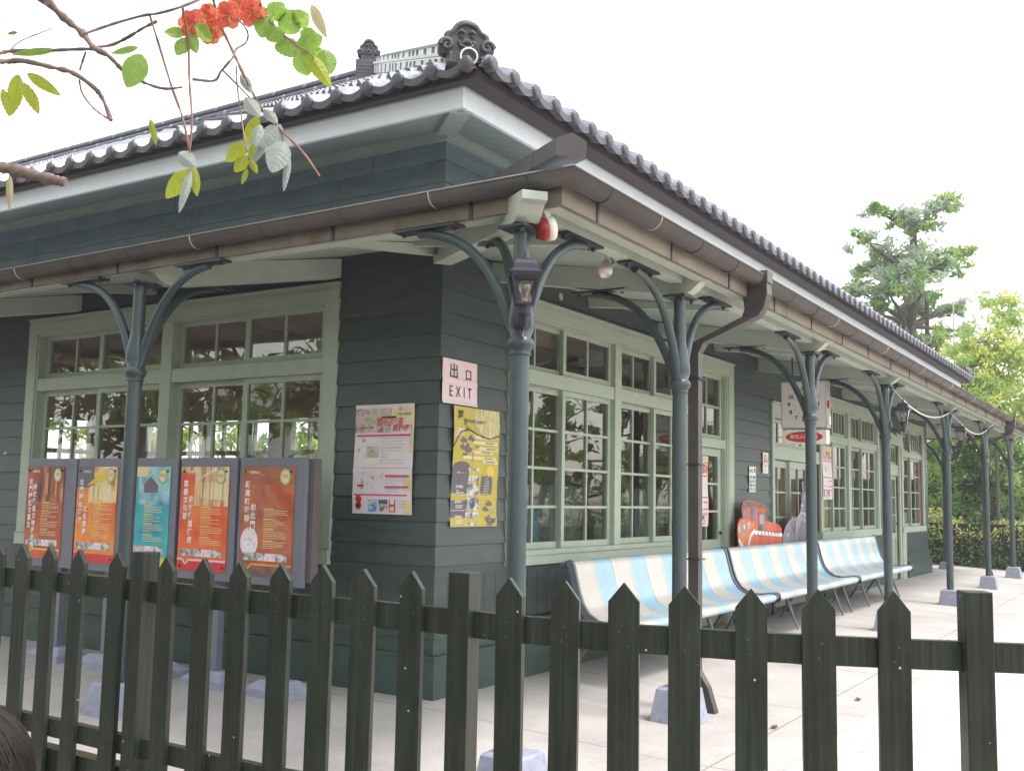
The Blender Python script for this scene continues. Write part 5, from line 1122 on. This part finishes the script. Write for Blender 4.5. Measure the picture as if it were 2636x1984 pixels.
for k, (u, lab, mats) in enumerate(((2440, 'dark leafy tree seen below the canopy just past the wall end', [G2, G1, G2, G3]), (2530, 'broad dark green tree between the far posts', [G2, G1, G1, G3]), (2620, 'dark green tree at the right edge beneath the yellow one', [G1, G2, G1, G2]))):
    b = at(u, 1100, D3+k*.7); base = Vector((b.x, b.y, -.25))
    tree('shade_tree', base, at(u, 1170, D3), [(at(u+rgt.uniform(-70, 70), v, D3+rgt.uniform(-1, 1)), rgt.uniform(.75, 1.1), 620) for v in (1110, 1140, 1170, 1200, 1225, 1250, 1280, 1310, 1345)], .2, mats, lab, group='trees beyond the platform end', tr=.07, seed=20+k, squash=.85)
# clipped hedge with red blossom
rgh = random.Random(9); mb = MB(); hx = 19.6
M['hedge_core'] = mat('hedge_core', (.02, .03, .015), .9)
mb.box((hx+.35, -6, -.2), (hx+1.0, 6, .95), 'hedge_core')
for _ in range(7000):
    y = rgh.uniform(-6, 6); q = rgh.random(); top = .98+.14*math.sin(y*1.7)+.08*math.sin(y*4.1)
    x, z = (hx+rgh.uniform(0, .3), rgh.uniform(-.2, top)) if q < .65 else (hx+rgh.uniform(.1, 1.1), top+rgh.gauss(0, .09))
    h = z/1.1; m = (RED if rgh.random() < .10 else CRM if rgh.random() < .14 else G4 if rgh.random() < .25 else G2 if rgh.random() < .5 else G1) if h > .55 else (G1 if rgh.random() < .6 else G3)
    leaf_quad(mb, Vector((x, y, z)), .11, m, rgh)
tag(mb.build('hedge'), 'clipped hedge with red blossom along the end of the platform', 'hedge')
# low dark wall behind the hedge
mb = MB(); mb.box((26, -7, -.3), (26.2, 4, 2.0), 'iron_dark'); mb.box((25.95, -7, 2.0), (26.25, 4, 2.08), 'slate'); tag(mb.build('boundary_wall'), 'low dark wall glimpsed between the trees behind the hedge', 'wall')
# slender mast beside the tall tree
t = thing('radio_mast', (0, 0, 0), 'thin pale mast with short cross arms beside the tall tree', 'mast'); b = at(2458, 1100, 30); mb = MB(); mb.tube([(b.x, b.y, -.25), at(2453, 745, 30)], [.03, .02], 'steel', 8); mb.build('pole', t)
mb = MB(); p = at(2424, 1100, 40); q = at(2424, 690, 40); mb.tube([(p.x, p.y, -.25), q], .025, 'steel', 6)
for v in (718, 712): mb.tube([at(2412, v+3, 40), at(2438, v-6, 40)], .02, 'steel', 5)
mb.build('aerial', t)
# planting across the tracks, mirrored, and behind the rooms; forecourt trees added for shade
rgx = random.Random(31)
def simple_tree(name, x, y, h, r, mats, label, group, seed, n=9, size=.3, per=170):
    rg = random.Random(seed); bl = []
    for k in range(n):
        a = rg.uniform(0, 6.28); rr = r*math.sqrt(rg.random())*.8; bl.append(((x+rr*math.cos(a), y+rr*math.sin(a), h*rg.uniform(.45, .92)), r*rg.uniform(.38, .6), per))
    return tree(name, (x, y, -.25), (x, y, h*.75), bl, size, mats, label, group=group, tr=.14, seed=seed, squash=.8)
for k in range(9): simple_tree('trackside_tree', 7+k*4.2+rgx.uniform(-1, 1), -13+rgx.uniform(-1.5, 1.5), rgx.uniform(3.6, 6.2), 2.2, [G1, G2, G2, G3], 'green tree across the tracks, mirrored in the right-hand windows', 'trees mirrored in the windows', 40+k)
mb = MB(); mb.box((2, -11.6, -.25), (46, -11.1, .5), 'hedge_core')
for _ in range(6000): leaf_quad(mb, Vector((rgx.uniform(2, 46), -11.1+rgx.gauss(0, .12), rgx.uniform(-.2, .95))), .2, rgx.choice([G1, G2, G3]), rgx)
tag(mb.build('hedge'), 'long low hedge across the tracks, mirrored in the right-hand windows', 'hedge')
for k, (x, y, h) in enumerate(((-7.6, 3.4, 5.0), (-7.2, 6.6, 5.2), (-7.0, 9.8, 5.0), (-7.4, 13, 5.2), (-6.5, 16.5, 4.6), (-14, 7, 4), (-13, 1, 3.6), (-12, -5, 4.5), (-13.5, -11, 5.5), (-8.5, -13, 6))): simple_tree('added_forecourt_tree', x, y, h, 2.3, [G1, G2, G3], 'unseen green tree added in the forecourt to shade the left wall and fence', 'forecourt trees added to shade the left wall', 60+k)  # unseen trees, added to keep sky light off the left wall and fence
for k, (x, y, h) in enumerate(((11.5, 12, 4.2), (15, 16, 5), (12.5, 19, 4.5), (9, 22, 5), (4, 24, 5), (19, 14, 5), (17, 22, 6))): simple_tree('garden_tree', x, y, h, 2.2, [G2, G1, G2, G4], 'green tree behind the building, seen through the left window', 'trees seen through the left window', 70+k)
mb = MB(); mb.box((-30, 10, -.25), (-24, 30, 6.5), 'plaster'); 
for y in range(12, 29, 4):
    for z in (1.2, 4.0): mb.box((-23.99, y, z), (-23.97, y+1.6, z+1.3), 'slate')
tag(mb.build('neighbour_house'), 'pale neighbouring house, mirrored in the left window', 'house')

# ------------------------------------------------------------------ flowering tree whose branches hang into the picture
ft = thing('flowering_tree', (-4.9, .9, GZ), 'tree with orange-red flowers whose branches hang over the roof corner', 'tree')
LG = leafmat('leaf_fresh', (.30, .50, .10), (.40, .58, .12), .68); LY = leafmat('leaf_lime', (.46, .54, .04), (.56, .60, .06), .68); LS = leafmat('leaf_silver', (.40, .45, .42), (.50, .54, .50), .25, .3); LP = leafmat('leaf_pale', (.6, .5, .3), (.6, .55, .3), .5)
FLW = leafmat('petal_orange', (.82, .20, .12), (.88, .32, .18), .66, .5)
LM = {'G': LG, 'Y': LY, 'S': LS, 'P': LP, 'W': LY}
DB = 3.55
c1 = lambda u, v, d=DB: at(u/2.449, v/2.449, d)
tk = MB(); fork = Vector((-4.7, .55, 3.1)); trunk = [(-4.9, .9, GZ-.1), (-4.86, .86, .8), (-4.82, .78, 1.7), (-4.74, .64, 2.5), tuple(fork)]
tk.tube(trunk, [.15, .13, .115, .10, .085], 'bark', 12)
top = Vector((-4.5, .2, 4.3)); tk.tube([fork, (-4.6, .4, 3.7), top, (-4.3, -.1, 5.2)], [.085, .07, .06, .03], 'bark', 10)
# limbs that carry the visible branches (they run outside the frame)
e1 = c1(300, 10, 3.5); tk.tube([fork, Vector((-4.35, 0, 3.35)), e1+Vector((-.18, .22, .18)), e1], [.06, .045, .03, .017], 'branch', 10)
e2 = c1(-40, 350, 3.55); tk.tube([fork, fork.lerp(e2, .5)+Vector((0, 0, .1)), e2], [.05, .035, .014], 'branch', 10)
e3 = c1(-60, 1040, 3.5); tk.tube([Vector((-4.79, .73, 2.0)), Vector((-4.4, .2, 2.35)), e3], [.05, .04, .026], 'branch', 10)
e4 = c1(1300, -120, 3.6); tk.tube([top, Vector((-3.9, -.7, 3.9)), e4+Vector((-.2, .2, .25)), e4], [.05, .035, .022, .012], 'branch', 8)
tk.build('trunk', ft)
def br(pts, r0, r1, m='branch', dd=0.):
    mb = MB(); n = len(pts); P = [c1(u, v, DB+dd+.04*math.sin(i*1.3)) for i, (u, v) in enumerate(pts)]
    # smooth
    Q = []
    for i in range(n-1):
        p0, p1, p2, p3 = P[max(0, i-1)], P[i], P[i+1], P[min(n-1, i+2)]
        for k in range(5):
            t = k/5; Q.append(.5*((2*p1)+(p2-p0)*t+(2*p0-5*p1+4*p2-p3)*t*t+(3*p1-p0-3*p2+p3)*t**3))
    Q.append(P[-1]); k_ = DB/FPX/2.449; rb = random.Random(n*7+int(pts[0][0]))
    mb.tube(Q, [(r0+(r1-r0)*i/(len(Q)-1))*k_*(1+.16*rb.gauss(0, 1)) for i in range(len(Q))], m, 8)
    return mb.build('branch', ft)
br([(300, 10), (400, 110), (520, 210), (590, 300), (680, 350), (760, 430), (810, 470), (930, 530), (1040, 560), (1150, 550)], 24, 6)
br([(530, 215), (720, 150), (900, 100), (1000, 85), (1140, 45), (1300, -20)], 9, 8); br([(580, 300), (700, 285), (800, 240), (900, 180), (990, 135)], 10, 10, dd=.1)
br([(-40, 350), (55, 325), (250, 322), (480, 312), (590, 310)], 16, 9, dd=.05); br([(-40, 390), (55, 388), (150, 385), (350, 430), (460, 460), (590, 550), (650, 630), (700, 760)], 17, 13)
br([(500, 505), (515, 580), (560, 650), (610, 700), (690, 755)], 6, 6); br([(-60, 1040), (55, 1065), (250, 1115), (340, 1135), (415, 1150)], 36, 32)
br([(540, 330), (520, 390), (505, 440)], 7, 8); br([(55, 330), (130, 260), (330, 180)], 5, 3, dd=.1)
br([(945, 100), (1010, 310), (1080, 540), (1150, 740), (1190, 930), (1190, 965)], 8, 7, 'twig'); br([(1150, 45), (1185, 250), (1195, 520), (1210, 750), (1195, 965)], 9, 6, 'twig', -.05)
br([(1340, -20), (1360, 55), (1410, 200), (1490, 370), (1540, 480), (1600, 600), (1660, 700), (1780, 830), (1900, 950), (2015, 1112)], 9, 8, 'twig'); br([(1490, 420), (1495, 540), (1520, 720), (1545, 900), (1560, 960)], 5, 5, 'twig', -.04)
br([(1215, 500), (1350, 510), (1390, 455), (1420, 420), (1470, 360), (1490, 310), (1550, 270), (1560, 200), (1490, 110)], 9, 5); br([(1400, 440), (1530, 570), (1640, 690), (1770, 830), (1780, 890)], 6, 5, 'twig', .05)
br([(1640, 20), (1660, 70), (1740, 180), (1900, 305), (1960, 345), (2060, 500)], 8, 5, 'twig')
def lf(kind, u0, v0, u1, v1, wpx, dd=0., droop=.12, face=None):
    if kind == 'G' and u0 > 1600: wpx *= 1.22
    a, b = c1(u0, v0, DB+dd), c1(u1, v1, DB+dd-.02); k_ = DB/FPX/2.449; w_ = wpx*k_*.5
    ax = b-a; L = ax.length; ax.normalize(); vd = ((a+b)/2-CAM).normalized(); sx = ax.cross(vd).normalized(); nr = sx.cross(ax)
    rq = random.Random(int(u0*13+v0*7)); tilt = rq.uniform(-.5, .5); sx, nr = sx*math.cos(tilt)+nr*math.sin(tilt), nr*math.cos(tilt)-sx*math.sin(tilt)
    w_ /= max(.6, abs(math.cos(tilt)))
    mb = MB(); rows = []; n, mm = 18, 8
    for i in range(n+1):
        t = i/n; pr = max(.0, math.sin(math.pi*min(1, t**.85)))**.72*(1-.12*t) if 0 < t < 1 else 0.
        row = []
        for j in range(mm+1):
            s = (j/mm-.5)*2
            rip = .0048*math.sin((t*7.5-abs(s)*1.1)*2*math.pi)*(1 if abs(s) > .05 else 0)*min(1, 4*t*(1-t)+.1)
            row.append(a+ax*(t*L)+sx*(s*w_*pr)+nr*(abs(s)*w_*pr*.35-droop*L*math.sin(math.pi*t)*.5+rip))
        rows.append(row)
    mb.grid(rows, LM[kind], True)
    k = 'G'
    mid = [r[mm//2]-vd*.001 for r in rows]; mb.tube(mid, [.0013*(1-.7*i/n) for i in range(n+1)], LP if kind != 'S' else LS, 5)
    return mb.build('leaf', ft)
for L_ in [('S', 1125, 960, 1235, 1055, 105, -.06), ('Y', 1195, 1075, 1045, 1252, 120, .02), ('Y', 1212, 1040, 1243, 1240, 72, .02), ('S', 1205, 1075, 1128, 1345, 58, -.03),
           ('S', 1515, 470, 1592, 590, 66), ('S', 1545, 615, 1642, 742, 95), ('S', 1665, 690, 1750, 780, 70, .03), ('S', 1770, 785, 1640, 930, 125, .02), ('S', 1640, 785, 1605, 915, 72, -.05), ('S', 1785, 890, 1712, 1090, 160, -.03), ('S', 1825, 985, 1788, 1212, 48, .03),
           ('Y', 1625, 735, 1548, 905, 88, .05), ('Y', 1550, 900, 1425, 1022, 104, .02), ('Y', 1555, 985, 1480, 1087, 84), ('Y', 1600, 905, 1590, 1040, 64, .05), ('Y', 1580, 1005, 1622, 1097, 48), ('Y', 1558, 1065, 1524, 1165, 36), ('S', 1680, 880, 1585, 1045, 52, .04),
           ('G', 1170, 212, 1033, 203, 74), ('G', 1175, 235, 1115, 352, 100), ('G', 1192, 205, 1240, 338, 84), ('G', 1232, 158, 1338, 262, 96, -.04), ('G', 893, 342, 800, 555, 160, -.02), ('G', 870, 300, 700, 338, 46, .03), ('W', 946, 750, 987, 922, 42),
           ('G', 345, 315, 70, 345, 50, .05), ('Y', 120, 470, 70, 730, 100, .03), ('Y', 150, 520, 245, 722, 80), ('Y', 170, 462, 385, 606, 74, .02), ('P', 62, 1105, 60, 1330, 44, -.02), ('Y', 20, 560, 60, 740, 60), ('G', 110, 205, 45, 215, 24),
           ('G', 1690, 100, 1645, 240, 120, .03), ('G', 1700, 120, 1790, 20, 110, .02), ('G', 1760, 170, 1690, 260, 120), ('G', 1790, 215, 1850, 60, 130, .03), ('G', 1850, 150, 1945, 90, 110, .02), ('G', 1800, 230, 1840, 365, 140, .02), ('G', 1870, 295, 2035, 235, 120), ('G', 1890, 200, 2010, 260, 90, .04), ('G', 1880, 300, 1945, 478, 130, .01), ('G', 1960, 340, 2030, 310, 60, .05), ('G', 2040, 310, 2085, 470, 110, .03), ('Y', 1935, 330, 2088, 558, 100, -.02), ('P', 1960, 30, 2060, 240, 80, .4), ('G', 1740, 130, 1840, 70, 90, .06)]:
    lf(*L_)
def flower(u, v, rpx, seed, dd=0.):
    rg = random.Random(seed); c = c1(u, v, DB+dd); k_ = DB/FPX/2.449; r = rpx*k_; mb = MB(); vd = (c-CAM).normalized()
    for p in range(6):
        a = p*1.047+rg.uniform(-.2, .2); d = (_r*math.cos(a)+_u*math.sin(a)); sx = d.cross(vd).normalized(); rows = []
        for i in range(11):
            t = i/10; wd = r*.46*math.sin(math.pi*(.12+.78*t))**.8; row = []
            for j in range(9):
                s = (j/8-.5)*2; row.append(c+d*(r*t)+sx*(s*wd)+vd*(r*.25*(t*t)*(1 if p % 2 else -.6)+r*.07*math.sin(s*9+i*1.1+p)*t+r*.05*math.sin(i*2.1+p)))
            rows.append(row)
        mb.grid(rows, FLW, True)
    for p in range(5):
        a = rg.uniform(0, 6.28); mb.tube([c, c+(_r*math.cos(a)+_u*math.sin(a))*r*.5-vd*r*.3], .0012, LP, 5)
    return mb.build('flower', ft)
flower(1215, 150, 95, 1); flower(1310, 90, 70, 2, .05); flower(1330, 200, 85, 3, .03); flower(1440, 95, 95, 4); flower(1590, 80, 95, 5, .02); flower(1515, 25, 80, 6, .05)
# unseen crown added overhead to shade fence and wall, mirrored in the left window
cr = MB(); rgc = random.Random(77); rgk = random.Random(5)
for k in range(18):
    c = (rgk.uniform(-9, -4.9), rgk.uniform(-4.5, 2.5), rgk.uniform(5.2, 7.0)); clump(cr, c, rgk.uniform(1.0, 1.5), 300, .3, [LG, G1, G2, G1, G3, FLW] if k % 3 == 0 else [LG, G1, G3, G2], rgc, squash=.7)
for c, r, n in (((-4.4, .1, 5.0), .9, 420), ((-4.9, 1.0, 4.6), .9, 420), ((-5.3, .4, 4.3), .7, 300), ((-4.2, .9, 4.2), .6, 260), ((-4.6, 1.9, 4.0), .7, 300)): clump(cr, c, r, n, .13, [LG, G1, G2, LG, FLW], rgc, squash=.8)
cr.build('crown', ft)

# ------------------------------------------------------------------ person at the lower left corner
def person(loc, face, height, label):
    """standing child, one continuous skinned body"""
    t = thing('person', loc, label, 'person'); h = height; o = Vector(loc); fw = Vector((*face, 0)).normalized(); rt = fw.cross(Vector((0, 0, 1)))
    J = lambda a, b, c: o+rt*(a*h)+fw*(b*h)+Vector((0, 0, c*h))
    pts = {'pel': (0, 0, .50, .085, .065), 'waist': (0, 0, .60, .075, .06), 'chest': (0, .0, .70, .09, .068), 'sh': (0, 0, .775, .075, .055), 'neck': (0, .0, .82, .033, .035), 'nk2': (0, .005, .86, .034, .036)}
    E_ = [('pel', 'waist'), ('waist', 'chest'), ('chest', 'sh'), ('sh', 'neck'), ('neck', 'nk2')]
    for s, n in ((1, 'r'), (-1, 'l')):
        pts['hip'+n] = (.052*s, 0, .475, .058, .06); pts['kn'+n] = (.058*s, .01, .27, .04, .042); pts['an'+n] = (.06*s, -.005, .05, .025, .027); pts['toe'+n] = (.065*s, .075, .022, .024, .02)
        pts['so'+n] = (.115*s, 0, .765, .038, .036); pts['el'+n] = (.15*s, .0, .60, .027, .027); pts['wr'+n] = (.15*s, .06, .475, .019, .019); pts['hd'+n] = (.148*s, .075, .44, .022, .014)
        E_ += [('pel', 'hip'+n), ('hip'+n, 'kn'+n), ('kn'+n, 'an'+n), ('an'+n, 'toe'+n), ('sh', 'so'+n), ('so'+n, 'el'+n), ('el'+n, 'wr'+n), ('wr'+n, 'hd'+n)]
        for q in range(4):
            pts['f%d%s' % (q, n)] = (.148*s+(.012-.008*q)*s, .084+.004*q, .415-.004*abs(q-1), .0055, .0055); pts['g%d%s' % (q, n)] = (.146*s+(.010-.008*q)*s, .092, .392+.004*abs(q-1), .0045, .0045); E_ += [('hd'+n, 'f%d%s' % (q, n)), ('f%d%s' % (q, n), 'g%d%s' % (q, n))]
        pts['t'+n] = (.138*s, .10, .435, .006, .006); E_.append(('hd'+n, 't'+n))
    me = bpy.data.meshes.new('body'); ks = list(pts); me.from_pydata([tuple(J(*pts[k][:3])-o) for k in ks], [(ks.index(a), ks.index(b)) for a, b in E_], [])
    b = bpy.data.objects.new('body', me); COL.objects.link(b); b.parent = t
    sk = b.modifiers.new('skin', 'SKIN'); ss = b.modifiers.new('sub', 'SUBSURF'); ss.levels = 2; ss.render_levels = 2
    for i, k in enumerate(ks):
        sv = me.skin_vertices[0].data[i]; sv.radius = (pts[k][3]*h, pts[k][4]*h); sv.use_root = (k == 'pel')
    def zmat():
        m, nt, bs = _nt('person_surface'); N, L = nt.nodes.new, nt.links.new; tc = N('ShaderNodeTexCoord'); sp = N('ShaderNodeSeparateXYZ'); L(tc.outputs['Object'], sp.inputs[0])
        cr = N('ShaderNodeValToRGB'); cr.color_ramp.interpolation = 'CONSTANT'; e = cr.color_ramp.elements; e[0].position = 0; e[0].color = (.05, .05, .05, 1); e[1].position = .045; e[1].color = (.03, .035, .06, 1)
        for p_, c_ in ((.55, (.12, .03, .04, 1)), (.815, (.5, .32, .25, 1))): x = e.new(p_); x.color = c_
        d = N('ShaderNodeMath'); d.operation = 'DIVIDE'; d.inputs[1].default_value = h; L(sp.outputs[2], d.inputs[0]); L(d.outputs[0], cr.inputs[0]); L(cr.outputs[0], bs.inputs['Base Color']); bs.inputs['Roughness'].default_value = .75; return m
    me.materials.append(zmat())
    hd = MB(); hc = J(0, .02, .925); sc = .075*h*1.12
    rows = []
    for i in range(15):
        th = math.pi*i/14; row = []
        for j in range(20):
            ph = 2*math.pi*j/20; x, y, z = math.sin(th)*math.cos(ph), math.sin(th)*math.sin(ph), math.cos(th)
            nose = .16*max(0, 1-abs(x)*6)*max(0, 1-abs(z+.12)*5) if y > 0 else 0; ear = .12*max(0, 1-abs(z+.05)*5)*max(0, 1-abs(y)*5)
            sock = -.06*math.exp(-((abs(x)-.36)**2+(z-.02)**2)*60) if y > 0 else 0; chin = .86+.14*max(-.2, z)
            row.append(hc+rt*(x*sc*.88*chin*(1+ear))+fw*((y*(1+nose+sock))*sc*1.02)+Vector((0, 0, z*sc*1.22)))
        rows.append(row)
    hd.grid(rows, 'skin', True, True)
    for s in (-1, 1): hd.lathe([(.011*h*math.cos(q*.39), .011*h*math.sin(q*.39)) for q in range(-4, 5)], 'white_ink', 10, hc+rt*(s*.030*h)+fw*(.072*h)+Vector((0, 0, .002*h))); hd.lathe([(.006*h, -.001), (.0, .001)], 'black', 8, hc+rt*(s*.030*h)+fw*(.0835*h)+Vector((0, 0, .002*h)), fw.to_track_quat('Z', 'Y').to_matrix())
    hd.tube([hc+rt*(a*.024*h)+fw*((.079-.006*a*a)*h)+Vector((0, 0, -.045*h)) for a in (-1, -.5, 0, .5, 1)], .0035*h, 'bell', 6)
    hd.build('head', t)
    hr = MB(); rows = []; rh = random.Random(2)
    for i in range(12):
        th = math.pi*.62*i/11; row = []
        for j in range(40):
            ph = 2*math.pi*j/40; y = math.sin(ph); x = math.cos(ph); lim = th
            if y > .2: lim = min(th, math.pi*.33)
            rr = 1.10+.03*math.sin(j*3.1)+.02*rh.gauss(0, 1); row.append(hc+rt*(math.sin(lim)*x*sc*.92*rr)+fw*(math.sin(lim)*y*sc*1.04*rr-.004)+Vector((0, 0, math.cos(lim)*sc*1.24*rr)))
        rows.append(row)
    hr.grid(rows, 'hair', True, True)
    for j in range(420):
        ph = rh.uniform(0, 6.28); t0 = rh.uniform(0, .5); P_ = []
        for q in range(6):
            th = t0+(1.75-t0)*q/5; y = math.sin(ph); th = min(th, 1.0) if y > .2 else th; rr = 1.125+.02*math.sin(q+j)+(.03 if q == 5 else 0)
            P_.append(hc+rt*(math.sin(th)*math.cos(ph+.12*q)*sc*.92*rr)+fw*(math.sin(th)*math.sin(ph+.12*q)*sc*1.04*rr)+Vector((0, 0, math.cos(th)*sc*1.24*rr)))
        hr.tube(P_, [.0028, .0032, .0032, .003, .0025, .001], 'hair', 5, False)
    hr.build('hair', t)
    return t
pp = at(-56, 1900, 1.75); person((pp.x, pp.y, GZ), (math.cos(.9), math.sin(.9)), 1.01, 'dark-haired child whose head shows at the lower left corner')

# ------------------------------------------------------------------ a few fallen leaves on the platform
rl = random.Random(21)
for k, (x, y) in enumerate(((-.35, -1.15), (.9, -2.05), (1.35, -1.7), (4.2, -1.2), (2.2, -2.25), (-.75, -1.3), (8.9, -.95), (6.2, -2.2), (-1.9, -.6), (-1.6, .4), (-2.3, 1.1))):
    a = rl.uniform(0, 6.28); L_, w_ = rl.uniform(.05, .08), rl.uniform(.018, .028); c = Vector((x, y, gz(x, y)+.004)); d = Vector((math.cos(a), math.sin(a), 0)); e = Vector((-d.y, d.x, 0)); mb = MB()
    mb.grid([[c+d*(L_*(t-.5))+e*(w_*q*math.sin(math.pi*min(.97, max(.03, t))))+Vector((0, 0, .008*q*q+.012*(t-.5)**2*4)) for q in (-1, -.5, 0, .5, 1)] for t in [i/8 for i in range(9)]], 'twig', True)
    tag(mb.build('fallen_leaf'), 'small dry brown leaf lying on the platform paving', 'leaf', 'dry leaves fallen on the platform')
# ------------------------------------------------------------------ hazy air
m = bpy.data.materials.new('hazy_air'); m.use_nodes = True; nt = m.node_tree; nt.nodes.remove(nt.nodes['Principled BSDF'])
pv = nt.nodes.new('ShaderNodeVolumePrincipled'); pv.inputs['Color'].default_value = (.95, .95, .97, 1); pv.inputs['Density'].default_value = .0018; pv.inputs['Anisotropy'].default_value = .2
nt.links.new(pv.outputs[0], nt.nodes['Material Output'].inputs['Volume'])
M['air'] = m
mb = MB(); mb.box((-40, -30, -1.3), (70, 45, 14), 'air'); hz = mb.build('haze'); hz['kind'] = 'stuff'; hz['label'] = 'pale haze in the bright air'; hz['category'] = 'haze'
